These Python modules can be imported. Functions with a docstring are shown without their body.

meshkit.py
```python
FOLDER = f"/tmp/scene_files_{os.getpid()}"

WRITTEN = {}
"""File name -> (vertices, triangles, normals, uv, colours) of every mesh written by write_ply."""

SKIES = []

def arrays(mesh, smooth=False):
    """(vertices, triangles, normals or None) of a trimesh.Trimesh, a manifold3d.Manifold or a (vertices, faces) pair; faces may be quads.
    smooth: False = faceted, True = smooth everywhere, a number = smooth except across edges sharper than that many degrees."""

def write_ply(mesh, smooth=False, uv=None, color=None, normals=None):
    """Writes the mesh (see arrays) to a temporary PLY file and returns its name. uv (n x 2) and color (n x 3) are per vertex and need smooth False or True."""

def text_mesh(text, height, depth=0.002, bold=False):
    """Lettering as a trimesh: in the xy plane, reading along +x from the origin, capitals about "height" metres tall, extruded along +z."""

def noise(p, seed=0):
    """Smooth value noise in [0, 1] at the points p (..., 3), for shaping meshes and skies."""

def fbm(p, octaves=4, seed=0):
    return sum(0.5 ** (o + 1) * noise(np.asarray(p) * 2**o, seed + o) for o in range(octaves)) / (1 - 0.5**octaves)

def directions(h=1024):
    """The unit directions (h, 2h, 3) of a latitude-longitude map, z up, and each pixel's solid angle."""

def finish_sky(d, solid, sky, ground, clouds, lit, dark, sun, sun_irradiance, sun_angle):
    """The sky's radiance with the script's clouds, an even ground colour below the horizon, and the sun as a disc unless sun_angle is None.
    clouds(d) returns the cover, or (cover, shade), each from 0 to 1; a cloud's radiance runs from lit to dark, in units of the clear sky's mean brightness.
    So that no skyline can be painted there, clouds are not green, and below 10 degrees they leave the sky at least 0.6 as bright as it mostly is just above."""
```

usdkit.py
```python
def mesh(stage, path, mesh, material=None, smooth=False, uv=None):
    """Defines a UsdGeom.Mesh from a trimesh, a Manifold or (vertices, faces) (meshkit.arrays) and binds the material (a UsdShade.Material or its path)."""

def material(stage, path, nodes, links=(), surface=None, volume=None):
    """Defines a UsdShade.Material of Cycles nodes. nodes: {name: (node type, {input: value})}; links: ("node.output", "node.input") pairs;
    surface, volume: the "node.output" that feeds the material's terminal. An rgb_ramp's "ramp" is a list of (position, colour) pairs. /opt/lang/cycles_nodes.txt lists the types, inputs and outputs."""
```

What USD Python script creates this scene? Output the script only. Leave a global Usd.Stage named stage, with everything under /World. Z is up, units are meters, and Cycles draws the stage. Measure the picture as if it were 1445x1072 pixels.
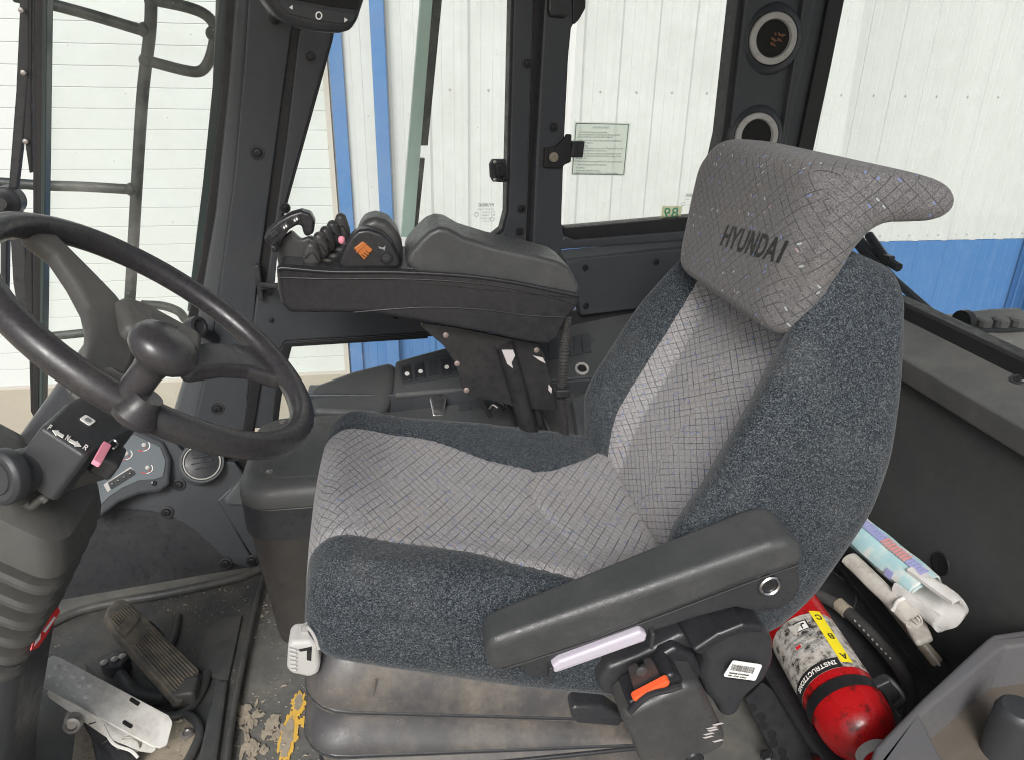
import math, random
import numpy as np, trimesh, usdkit, meshkit
import manifold3d as m3
from shapely.geometry import Polygon
from pxr import Usd, UsdGeom, UsdLux, UsdShade, Sdf, Gf

random.seed(7); RNG = np.random.default_rng(7)
stage = Usd.Stage.CreateInMemory()
UsdGeom.SetStageUpAxis(stage, UsdGeom.Tokens.z); UsdGeom.SetStageMetersPerUnit(stage, 1.0)
UsdGeom.Xform.Define(stage, '/World'); UsdGeom.Scope.Define(stage, '/World/Looks')
A = np.array

# ---------------------------------------------------------------- camera, sky, sun, exposure
EYE = A([0, 0, 1.25]); YAW, PITCH, ROLL, FPX, PW, PH = 10.0, 23.5, 1.2, 1043.0, 1445, 1072
EXPOSURE = 0.72
SKY, SUN = 0.105, 0.42
_y, _p, _r = np.radians([YAW, PITCH, ROLL])
FW = A([math.sin(_y)*math.cos(_p), math.cos(_y)*math.cos(_p), -math.sin(_p)])
_rt = A([math.cos(_y), -math.sin(_y), 0]); _up = np.cross(_rt, FW)
RT = _rt*math.cos(_r)+_up*math.sin(_r); UP = _up*math.cos(_r)-_rt*math.sin(_r)
cam = UsdGeom.Camera.Define(stage, '/World/camera')
cam.AddTransformOp().Set(Gf.Matrix4d(*RT, 0, *UP, 0, *(-FW), 0, *EYE, 1))
cam.CreateHorizontalApertureAttr(36.0); cam.CreateVerticalApertureAttr(36.0*759/1024)
cam.CreateFocalLengthAttr(36.0*FPX/PW); cam.CreateClippingRangeAttr(Gf.Vec2f(0.02, 500))
cam.CreateExposureAttr(EXPOSURE)

def mat(name, nodes, links=(), surface='p.BSDF'):
    return usdkit.material(stage, '/World/Looks/'+name, nodes, links, surface=surface)

sun_dir = A([-0.22, -0.72, 0.62]); sun_dir = sun_dir/np.linalg.norm(sun_dir)      # direction towards the sun
sky = UsdLux.DomeLight.Define(stage, '/World/sky')
skym = usdkit.material(stage, '/World/Looks/sky', {
    's': ('sky_texture', {'sky_type': 'single_scattering', 'sun_disc': False, 'sun_elevation': math.asin(sun_dir[2]),
                          'sun_rotation': math.atan2(sun_dir[0], sun_dir[1]), 'aerosol_density': 4.0}),
    'm': ('mix', {'mix_type': 'mix', 'fac': 0.6}),
    'g': ('rgb_to_bw', {}), 'c': ('combine_color', {'color_type': 'rgb'}),
    'b': ('background_shader', {'strength': SKY})},
    [('s.color', 'g.color'), ('g.val', 'c.r'), ('g.val', 'c.g'), ('g.val', 'c.b'), ('s.color', 'm.color1'), ('c.color', 'm.color2'), ('m.color', 'b.color')],
    surface='b.background')
UsdShade.MaterialBindingAPI.Apply(sky.GetPrim()).Bind(skym)
sky.GetPrim().SetCustomDataByKey('kind', 'structure')
sun = UsdLux.DistantLight.Define(stage, '/World/sun')
sun.CreateNormalizeAttr(True); sun.CreateIntensityAttr(SUN); sun.CreateAngleAttr(24.0); sun.CreateColorAttr(Gf.Vec3f(1, .985, .96))
_z = sun_dir; _x = np.cross([0, 0, 1], _z); _x /= np.linalg.norm(_x); _yy = np.cross(_z, _x)
sun.AddTransformOp().Set(Gf.Matrix4d(*_x, 0, *_yy, 0, *_z, 0, 0, 0, 0, 1))

# ---------------------------------------------------------------- survey helpers: where a sight line meets a plane of the cab
def nrm(v): v = np.asarray(v, float); return v/np.linalg.norm(v)
def ray(px, py): return FW + RT*(px-PW/2)/FPX - UP*(py-PH/2)/FPX
class Plane:
    def __init__(s, p, n):
        s.p, s.n = np.asarray(p, float), nrm(n)
        if np.dot(s.n, EYE-s.p) < 0: s.n = -s.n            # normal towards the open door
        s.e1 = np.cross([0, 0, 1], s.n)
        s.e1 = nrm(s.e1) if np.linalg.norm(s.e1) > 1e-6 else A([1., 0, 0])
        s.e2 = np.cross(s.n, s.e1)
    def off(s, d): return Plane(s.p+s.n*d, s.n)
    def at(s, px, py):
        d = ray(px, py); return EYE + d*(np.dot(s.p-EYE, s.n)/np.dot(d, s.n))
    def uv(s, pts): return A([[np.dot(q-s.p, s.e1), np.dot(q-s.p, s.e2)] for q in (s.at(*t) for t in pts)])
    def xyz(s, uv, d=0): uv = np.asarray(uv, float); return s.p + uv[:, :1]*s.e1 + uv[:, 1:2]*s.e2 + s.n*d
def X(v): return Plane([v, 0, 0], [1, 0, 0])
def Y(v): return Plane([0, v, 0], [0, 1, 0])
def Z(v): return Plane([0, 0, v], [0, 0, 1])

# ---------------------------------------------------------------- mesh helpers
def TM(v, f): return trimesh.Trimesh(np.asarray(v, float), np.asarray(f, int), process=False)
def cat(*ms): return trimesh.util.concatenate([m for q in ms for m in (q if isinstance(q, (list, tuple)) else [q])])
def from_m3(m):
    q = m.to_mesh(); return TM(q.vert_properties[:, :3], q.tri_verts)
def dense(ring, step):
    out = []
    for a, b in zip(ring, np.roll(ring, -1, 0)):
        n = max(1, int(np.linalg.norm(b-a)/step)); out += [a+(b-a)*k/n for k in range(n)]
    return A(out)
def pillow(poly, t, r, c=None, seg=3, back=False):
    """A closed slab of outline poly from z=-t to 0 whose front edge is rounded by r; corners of the outline rounded by c."""
    P = Polygon(poly); P = P if P.is_valid else P.buffer(0)
    if P.geom_type != 'Polygon': P = max(P.geoms, key=lambda g: g.area)
    c = c if c is not None else r*1.3
    if c > 0:
        Q = P.buffer(-c, quad_segs=5)
        if Q.is_empty or Q.geom_type != 'Polygon': c *= .5; Q = P.buffer(-c, quad_segs=5)
        if Q.geom_type == 'Polygon' and not Q.is_empty: P = Q.buffer(2*c, quad_segs=5).buffer(-c, quad_segs=5)
    P = P.simplify(min(.0004, max(c, .001)*.05))
    ring = A(P.exterior.coords)[:-1]
    if P.exterior.is_ccw is False: ring = ring[::-1]
    n = len(ring)
    d = np.roll(ring, -1, 0)-ring; d /= np.maximum(np.linalg.norm(d, axis=1, keepdims=True), 1e-9)
    nn = A([[-q[1], q[0]] for q in d]); m = nn+np.roll(nn, 1, 0); m /= np.maximum((m*nn).sum(1, keepdims=True), .35)
    steps = [(0, -t)] if not back else [(r*(1-math.cos(a)), -t+r*(1-math.sin(a))) for a in np.linspace(math.pi/2, 0, seg+1)][::-1][::-1]
    if back: steps = [(r*(1-math.cos(a)), -t+r*(1-math.sin(a))) for a in np.linspace(math.pi/2, 0, seg+1)]
    steps += [(r*(1-math.cos(a)), -r*(1-math.sin(a))) for a in np.linspace(0, math.pi/2, seg+1)]
    V = [np.c_[ring+m*i, np.full(n, z)] for i, z in steps]
    F = []
    for k in range(len(V)-1):
        i = np.arange(n); j = (i+1) % n
        F += [np.c_[k*n+i, k*n+j, (k+1)*n+j], np.c_[k*n+i, (k+1)*n+j, (k+1)*n+i]]
    import mapbox_earcut as ec
    for k, flip in ((0, True), (len(V)-1, False)):
        t3 = ec.triangulate_float64(V[k][:, :2].copy(), A([n], np.uint32)).reshape(-1, 3).astype(int)
        if len(t3):
            q = V[k][t3[:, 1]]-V[k][t3[:, 0]]; w = V[k][t3[:, 2]]-V[k][t3[:, 0]]
            up = (q[:, 0]*w[:, 1]-q[:, 1]*w[:, 0]) > 0
            t3[up == flip] = t3[up == flip][:, ::-1]
            F.append(t3+k*n)
    return TM(np.vstack(V), np.vstack(F))
def place(m, pl, d=0):
    v = m.vertices; return TM(pl.p + v[:, :1]*pl.e1 + v[:, 1:2]*pl.e2 + (v[:, 2:3]+d)*pl.n, m.faces)
def plate(px, pl, t, r=.003, d=0, c=None, seg=2, back=False):
    """A slab whose front face lies on plane pl (moved d towards the door); outline px as seen from the door."""
    q = pl.off(d); return place(pillow(q.uv(px), t, r, c, seg, back), q)
def pwall(uv, pl, t, r=.003, d=0, c=None, seg=2): return place(pillow(uv, t, r, c, seg), pl.off(d))
_ball = {}
def ball(c, r, n=8):
    return m3.Manifold.sphere(r, n*2 if n else 0).translate([float(x) for x in c])
def hull(pts, r, n=8):
    r = np.broadcast_to(r, len(pts)); return from_m3(m3.Manifold.batch_hull([ball(p, float(q), n) for p, q in zip(pts, r)]))
def rbox(c, size, r, ax=None, n=6):
    ax = np.eye(3) if ax is None else np.asarray(ax); h = np.asarray(size)/2-r
    return hull([A(c)+ax.T@(h*A(s)) for s in np.ndindex(2, 2, 2) for s in [tuple(2*q-1 for q in s)]], r, n)
def spline(P, n=8):
    P = np.asarray(P, float); Q = np.vstack([2*P[0]-P[1], P, 2*P[-1]-P[-2]]); out = []
    for k in range(len(P)-1):
        a, b, c, d = Q[k:k+4]
        for t in np.arange(n)/n:
            out.append(.5*((2*b)+(c-a)*t+(2*a-5*b+4*c-d)*t*t+(3*b-a-3*c+d)*t**3))
    return A(out+[P[-1]])
def tube(P, r, seg=10, smooth=6, closed=False, flat=None, cap=True):
    P = np.asarray(P, float)
    if smooth and len(P) > 2 and not closed: P = spline(P, smooth)
    n = len(P); r = np.broadcast_to(r, n) if np.ndim(r) == 0 or len(r) == n else np.interp(np.linspace(0, 1, n), np.linspace(0, 1, len(r)), r)
    T = (np.roll(P, -1, 0)-np.roll(P, 1, 0)) if closed else np.gradient(P, axis=0)
    T /= np.maximum(np.linalg.norm(T, axis=1, keepdims=True), 1e-12)
    u = np.cross(T[0], [0, 0, 1.] if abs(T[0][2]) < .9 else [1., 0, 0]) if flat is None else np.asarray(flat[0], float)
    V = []
    for k in range(n):
        u = u-T[k]*np.dot(u, T[k]); u = nrm(u); w = np.cross(T[k], u)
        a = np.arange(seg)/seg*2*np.pi; s = 1 if flat is None else flat[1]
        V.append(P[k]+r[k]*(np.cos(a)[:, None]*u*s+np.sin(a)[:, None]*w))
    return loft(V, closed, cap)
def loft(V, closed=False, cap=True):
    n, s = len(V), len(V[0]); i = np.arange(s); j = (i+1) % s; F = []
    for k in range(n if closed else n-1):
        a, b = k*s, ((k+1) % n)*s
        F += [np.c_[a+i, a+j, b+j], np.c_[a+i, b+j, b+i]]
    W = np.vstack(V)
    if cap and not closed:
        W = np.vstack([W, V[0].mean(0), V[-1].mean(0)]); c = n*s
        F += [np.c_[np.full(s, c), j, i], np.c_[np.full(s, c+1), (n-1)*s+i, (n-1)*s+j]]
    return TM(W, np.vstack(F))
def lathe(prof, p, axis, seg=24):
    """prof: (radius, height along axis) pairs."""
    axis = nrm(axis); u = nrm(np.cross(axis, [0, 0, 1.] if abs(axis[2]) < .9 else [1., 0, 0])); w = np.cross(axis, u)
    a = np.arange(seg)/seg*2*np.pi; c = np.cos(a)[:, None]*u+np.sin(a)[:, None]*w
    return loft([A(p)+axis*h+c*max(r, 1e-5) for r, h in prof])
def box(c, size): return trimesh.creation.box(size, trimesh.transformations.translation_matrix(c))
def text_at(s, pl, left, right, h, d=.0008, t=.0006, bold=True, mirror=False, slant=0):
    """Lettering on a plane from the sight line left to right along its baseline."""
    q = pl.off(d); a, b = q.at(*left), q.at(*right); e = b-a; L = np.linalg.norm(e); e /= L; u = np.cross(q.n, e)
    m = meshkit.text_mesh(s, h, t, bold); v = m.vertices.copy(); w = v[:, 0].max()
    x = v[:, 0]*L/w; x = L-x if mirror else x
    f = m.faces[:, ::-1] if mirror else m.faces
    x = x+slant*v[:, 1]
    return TM(a+x[:, None]*e+v[:, 1:2]*u+v[:, 2:3]*q.n, f)
def split(m, g):
    """Cuts the mesh along g=0: (g<0, g>0)."""
    V, F = m.vertices, m.faces; V2 = list(V); cut = {}; out = ([], [])
    def mid(a, b):
        k = (min(a, b), max(a, b))
        if k not in cut:
            t = g[a]/(g[a]-g[b]); cut[k] = len(V2); V2.append(V[a]+(V[b]-V[a])*t)
        return cut[k]
    s = g > 0
    same = s[F].sum(1)
    out[0].extend(F[same == 0]); out[1].extend(F[same == 3])
    for f in F[(same > 0) & (same < 3)]:
        lone = [k for k in range(3) if s[f[k]] != s[f[(k+1) % 3]] and s[f[k]] != s[f[(k+2) % 3]]][0]
        a, b, c = f[lone], f[(lone+1) % 3], f[(lone+2) % 3]; p, q = mid(a, b), mid(a, c); z = int(s[a])
        out[z].append((a, p, q)); out[1-z].extend([(p, b, c), (p, c, q)])
    V2 = A(V2); res = []
    for o in out:
        t = TM(V2, A(o)); t.remove_unreferenced_vertices(); res.append(t)
    return res

# ---------------------------------------------------------------- things, parts, names
NAMES = {}
def numbered(parent, name):
    k = (parent, name); n = NAMES.get(k, -1)+1; NAMES[k] = n
    return f'{parent}/{name}' + (f'_{n:03d}' if n else '')
def tagp(prim, label=None, category=None, group=None, kind=None):
    for k, v in (('label', label), ('category', category), ('group', group), ('kind', kind)):
        if v: prim.SetCustomDataByKey(k, v)
def thing(name, label, category, group=None, kind=None, loc=(0, 0, 0)):
    path = numbered('/World', name); x = UsdGeom.Xform.Define(stage, path)
    tagp(x.GetPrim(), label, category, group, kind); return path
def part(parent, name, m, material, smooth=30, label=None, uv=None, kind=None, normals=None):
    path = numbered(parent, name)
    p = usdkit.mesh(stage, path, m, material, smooth=True if uv is not None else smooth, uv=uv)
    if normals is not None: p.GetNormalsAttr().Set([Gf.Vec3f(*map(float, q)) for q in normals])
    tagp(p.GetPrim(), label, kind=kind); return path
def solo(name, m, material, label=None, category=None, group=None, kind=None, smooth=30):
    path = numbered('/World', name); p = usdkit.mesh(stage, path, m, material, smooth=smooth)
    tagp(p.GetPrim(), label, category, group, kind); return path

# ---------------------------------------------------------------- materials
def plastic(name, col, rough=.5, dust=.25, dustcol=(.13, .125, .115), scale=6, grain=900, bump=.25, metallic=0, spec=.5, lo=.42, hi=.78, speck=.30):
    return mat(name, {
        'sv': ('voronoi_texture', {'scale': 110, 'randomness': 1.0}), 'sn': ('noise_texture', {'scale': 4, 'detail': 3}), 'sd': ('math', {'math_type': 'less_than', 'value2': .085}), 'sc': ('separate_color', {'color_type': 'rgb'}),
        'sg': ('math', {'math_type': 'greater_than', 'value2': .62}), 'sm': ('math', {'math_type': 'multiply'}), 'sr': ('map_range', {'from_min': .40, 'from_max': .62, 'to_min': 0, 'to_max': speck, 'clamp': True}), 'sx': ('math', {'math_type': 'multiply'}),
        'c2': ('mix', {'mix_type': 'mix', 'color2': tuple(min(.8, q*2.2) for q in dustcol)}),
        'g': ('geometry', {}),
        'n': ('noise_texture', {'scale': scale, 'detail': 8, 'roughness': .68}),
        'r': ('map_range', {'from_min': lo, 'from_max': hi, 'to_min': 0, 'to_max': dust, 'clamp': True}),
        'n2': ('noise_texture', {'scale': scale*9, 'detail': 5, 'roughness': .7}),
        'r2': ('map_range', {'from_min': .3, 'from_max': .75, 'to_min': .55, 'to_max': 1.25, 'clamp': True}),
        'mm': ('math', {'math_type': 'multiply'}),
        'c': ('mix', {'mix_type': 'mix', 'color1': col, 'color2': dustcol}),
        'rr': ('map_range', {'from_min': .3, 'from_max': .7, 'to_min': max(.05, rough-.1), 'to_max': min(1, rough+.16), 'clamp': True}),
        'gn': ('noise_texture', {'scale': grain, 'detail': 1}),
        'b': ('bump', {'strength': bump, 'distance': .0006}),
        'p': ('principled_bsdf', {'metallic': metallic, 'specular_ior_level': spec})},
        [('g.position', 'n.vector'), ('g.position', 'n2.vector'), ('g.position', 'gn.vector'), ('n.fac', 'r.value'), ('n2.fac', 'r2.value'), ('r.result', 'mm.value1'), ('r2.result', 'mm.value2'),
         ('mm.value', 'c.fac'), ('g.position', 'sv.vector'), ('g.position', 'sn.vector'), ('sv.distance', 'sd.value1'), ('sv.color', 'sc.color'), ('sc.r', 'sg.value1'), ('sd.value', 'sm.value1'), ('sg.value', 'sm.value2'), ('sn.fac', 'sr.value'), ('sr.result', 'sx.value1'), ('sm.value', 'sx.value2'),
         ('sx.value', 'c2.fac'), ('c.color', 'c2.color1'), ('c2.color', 'p.base_color'), ('n2.fac', 'rr.value'), ('rr.result', 'p.roughness'), ('gn.fac', 'b.height'), ('b.normal', 'p.normal')])
def flat(name, col, rough=.5, metallic=0, emit=None):
    return mat(name, {'p': ('principled_bsdf', {'base_color': col, 'roughness': rough, 'metallic': metallic})})
M_TRIM = plastic('trim_plastic', (.036, .040, .046), .44, .12)
M_TRIM2 = plastic('trim_plastic_light', (.062, .067, .072), .5, .15)
M_DARK = plastic('dark_plastic', (.020, .021, .024), .36, .16)
M_BLACK = plastic('black_seal', (.008, .008, .009), .45, .05)
M_SHELL = plastic('console_shell', (.014, .014, .016), .27, .12, (.06, .06, .062), bump=.12)
M_SHELLTOP = plastic('console_top_skin', (.034, .034, .035), .38, .32, (.13, .12, .105), scale=11)
M_PAD = plastic('arm_pad_skin', (.034, .036, .037), .40, .38, (.11, .109, .104), scale=9, grain=520, bump=.6)
M_WHEEL = plastic('wheel_rubber', (.023, .022, .024), .30, .22, (.10, .092, .085), scale=11, bump=.1)
M_SPOKE = plastic('spoke_grey', (.075, .073, .068), .5, .35, (.14, .125, .105))
M_BOOT = plastic('boot_rubber', (.050, .050, .047), .46, .4, (.11, .105, .09), scale=9)
M_SHROUD = plastic('shroud_plastic', (.028, .030, .033), .4, .1)
M_CONS = plastic('side_console_plastic', (.052, .055, .058), .5, .3, (.13, .12, .10))
M_FLOOR = plastic('floor_mat_dusty', (.085, .086, .082), .65, .7, (.20, .185, .15), scale=14, grain=400)
M_MAT = plastic('floor_tray_rubber', (.034, .036, .037), .48, .7, (.14, .128, .10), scale=8)
M_BIN = plastic('bin_plastic', (.030, .028, .027), .4, .35, (.10, .085, .07), scale=5)
M_LID = plastic('bin_lid_plastic', (.060, .063, .064), .48, .4, (.13, .12, .10))
M_BELLOWS = plastic('seat_bellows_rubber', (.050, .048, .050), .42, .8, (.19, .165, .13), scale=7, lo=.43, hi=.72)
M_STEEL = plastic('worn_steel', (.66, .65, .61), .5, .8, (.20, .17, .13), scale=16, metallic=.12)
M_PEDAL = plastic('worn_pedal_rubber', (.105, .098, .085), .7, .95, (.30, .245, .17), scale=26, grain=300, bump=.6)
M_BOLT = flat('bolt_black', (.012, .012, .013), .3)
M_BOLTM = flat('bolt_bright', (.35, .33, .31), .4, .8)
M_RIVET = flat('bolt_pinkish', (.24, .19, .175), .5, .4)
M_BRACK = plastic('bracket_paint', (.010, .010, .011), .33, .15)
M_CHIP = flat('bare_chip', (.50, .47, .46), .5, .3)
M_RAIL = plastic('rail_paint', (.024, .031, .031), .5, .2)
M_WHITE = plastic('white_sheet_metal', (.50, .518, .508), .45, .4, (.42, .43, .41), bump=0, speck=0)
M_DOOR = plastic('door_sheet_metal', (.49, .52, .51), .45, .05, (.6, .6, .58), bump=0, speck=0)
M_BLUE = plastic('blue_sheet_metal', (.065, .165, .36), .5, .25, (.16, .26, .40), bump=0, speck=0)
M_GTRIM = flat('grey_trim', (.42, .40, .36), .5)
M_SCREW = flat('screw_grey', (.34, .34, .33), .5)
M_GROUND = plastic('concrete_ground', (.33, .295, .235), .85, .6, (.40, .35, .27), scale=2, grain=60, speck=0)
M_DECK = plastic('hood_paint', (.30, .28, .25), .5, .6, (.42, .39, .34), scale=3, speck=0)
M_RED = plastic('extinguisher_red', (.36, .008, .010), .22, .9, (.05, .010, .009), scale=26, bump=.05, lo=.53, hi=.62)
M_YELLOW = flat('sticker_yellow', (.80, .66, .02), .45)
M_INK = flat('ink_black', (.012, .012, .012), .5)
M_INKG = flat('ink_grey', (.22, .24, .24), .6)
M_PRINTW = flat('print_white', (.78, .77, .74), .5)
M_PAPER = plastic('paper_dirty', (.48, .46, .42), .7, .9, (.16, .13, .10), scale=16, bump=.05)
M_FOAM = plastic('foam_white', (.60, .59, .57), .7, .6, (.34, .31, .27), scale=14)
M_HANDLE = flat('lilac_white_plastic', (.43, .40, .46), .4)
M_KNOBW = plastic('knob_grey', (.42, .415, .40), .45, .3, (.28, .26, .23))
M_ORANGE = flat('buckle_orange', (.72, .10, .03), .4)
M_AMBER = flat('amber_switch', (.42, .13, .03), .3)
M_PINK = flat('pink_key', (.72, .25, .33), .5)
M_REDS = flat('sticker_red', (.65, .015, .02), .4)
M_CHROME = flat('satin_chrome', (.62, .61, .60), .22, 1)
M_RING = plastic('vent_ring_grey', (.42, .41, .39), .5, .3, (.22, .2, .17))
M_HOLE = flat('dark_hollow', (.004, .004, .004), .8)
M_TRAY = plastic('tray_grey', (.095, .095, .102), .48, .3, (.16, .145, .12))
M_TRAYIN = plastic('tray_liner', (.085, .075, .062), .65, .7, (.17, .14, .11))
M_HOSE = plastic('hose_rubber', (.022, .021, .022), .5, .4)
M_GREEN = flat('decal_green', (.14, .45, .36), .5)
M_BEIGE = flat('decal_beige', (.55, .52, .38), .6)
M_LEAF = plastic('debris_brown', (.16, .07, .03), .8, .3)
M_LENS = flat('gauge_lens', (.115, .130, .140), .12)
M_REARW = plastic('rear_wall_lining', (.040, .043, .043), .55, .5, (.075, .076, .070), scale=5)
M_STAIN = plastic('yellow_stain', (.62, .38, .06), .7, .6, (.35, .25, .12), scale=30)
M_BARE = plastic('bare_patch', (.30, .26, .20), .8, .8, (.10, .08, .06), scale=40)
M_GLASSR = mat('clean_window_glass', {'t': ('transparent_bsdf', {'color': (.95, .965, .955)}), 'g': ('glossy_bsdf', {'roughness': .01, 'color': (.9, .9, .9)}), 'f': ('fresnel', {'IOR': 1.15}), 'm': ('mix_closure', {})}, [('f.fac', 'm.fac'), ('t.BSDF', 'm.closure1'), ('g.BSDF', 'm.closure2')], surface='m.closure')
M_GLASS = mat('window_glass', {'t': ('transparent_bsdf', {'color': (.97, .985, .975)}), 'g': ('glossy_bsdf', {'roughness': .01, 'color': (.9, .9, .9)}), 'f': ('fresnel', {'IOR': 1.18}), 'm': ('mix_closure', {}),
    'ge': ('geometry', {}), 'n': ('noise_texture', {'scale': 5, 'detail': 9, 'roughness': .7}), 'r': ('map_range', {'from_min': .40, 'from_max': .75, 'to_min': .004, 'to_max': .13, 'clamp': True}),
    'v': ('voronoi_texture', {'scale': 42}), 'vl': ('math', {'math_type': 'less_than', 'value2': .07}), 'vc': ('separate_color', {'color_type': 'rgb'}), 'vg': ('math', {'math_type': 'greater_than', 'value2': .72}), 'vm': ('math', {'math_type': 'multiply'}), 'vs': ('math', {'math_type': 'multiply', 'value2': .5}), 'mx': ('math', {'math_type': 'maximum'}),
    'd': ('diffuse_bsdf', {'color': (.42, .41, .37)}), 'o': ('mix_closure', {})},
    [('f.fac', 'm.fac'), ('t.BSDF', 'm.closure1'), ('g.BSDF', 'm.closure2'), ('ge.position', 'n.vector'), ('n.fac', 'r.value'), ('ge.position', 'v.vector'), ('v.distance', 'vl.value1'), ('v.color', 'vc.color'), ('vc.r', 'vg.value1'), ('vl.value', 'vm.value1'), ('vg.value', 'vm.value2'), ('vm.value', 'vs.value1'), ('r.result', 'mx.value1'), ('vs.value', 'mx.value2'), ('mx.value', 'o.fac'), ('m.closure', 'o.closure1'), ('d.BSDF', 'o.closure2')], surface='o.closure')
def backlit(name, col): return mat(name, {'d': ('diffuse_bsdf', {'color': col}), 't': ('translucent_bsdf', {'color': col}), 'm': ('mix_closure', {'fac': .6}), 'x': ('transparent_bsdf', {'color': col}), 'o': ('mix_closure', {'fac': .72})}, [('d.BSDF', 'm.closure1'), ('t.BSDF', 'm.closure2'), ('m.closure', 'o.closure1'), ('x.BSDF', 'o.closure2')], surface='o.closure')
M_DECAL = backlit('decal_film', (.90, .93, .89)); M_BEIGE = backlit('decal_beige_film', (.80, .80, .66)); M_GREEN = backlit('decal_green_film', (.30, .62, .52))
M_EDGE = mat('glass_edge', {'p': ('principled_bsdf', {'base_color': (.46, .60, .54), 'roughness': .25})})
M_SHADE = mat('dark_edge_band', {'p': ('principled_bsdf', {'base_color': (.035, .05, .048), 'roughness': .3})})

def bolster_fabric():
    return mat('bolster_fabric', {
        'g': ('geometry', {}), 'v': ('voronoi_texture', {'scale': 600}),
        's': ('separate_color', {'color_type': 'rgb'}),
        'r': ('rgb_ramp', {'ramp': [(0, (.011, .014, .018)), (.40, (.025, .031, .038)), (.72, (.047, .056, .064)), (.90, (.074, .085, .094)), (1, (.105, .117, .127))]}),
        'n': ('noise_texture', {'scale': 7, 'detail': 6, 'roughness': .6}),
        'nr': ('map_range', {'from_min': .5, 'from_max': .8, 'to_min': 0, 'to_max': .22, 'clamp': True}),
        'c': ('mix', {'mix_type': 'mix', 'color2': (.16, .15, .135)}),
        'b': ('bump', {'strength': .5, 'distance': .0012}),
        'p': ('principled_bsdf', {'roughness': .9, 'sheen_weight': .10, 'sheen_roughness': .4, 'specular_ior_level': .15})},
        [('g.position', 'v.vector'), ('v.color', 's.color'), ('s.r', 'r.fac'), ('g.position', 'n.vector'), ('n.fac', 'nr.value'), ('nr.result', 'c.fac'), ('r.color', 'c.color1'), ('c.color', 'p.base_color'),
         ('v.distance', 'b.height'), ('b.normal', 'p.normal')])
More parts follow.
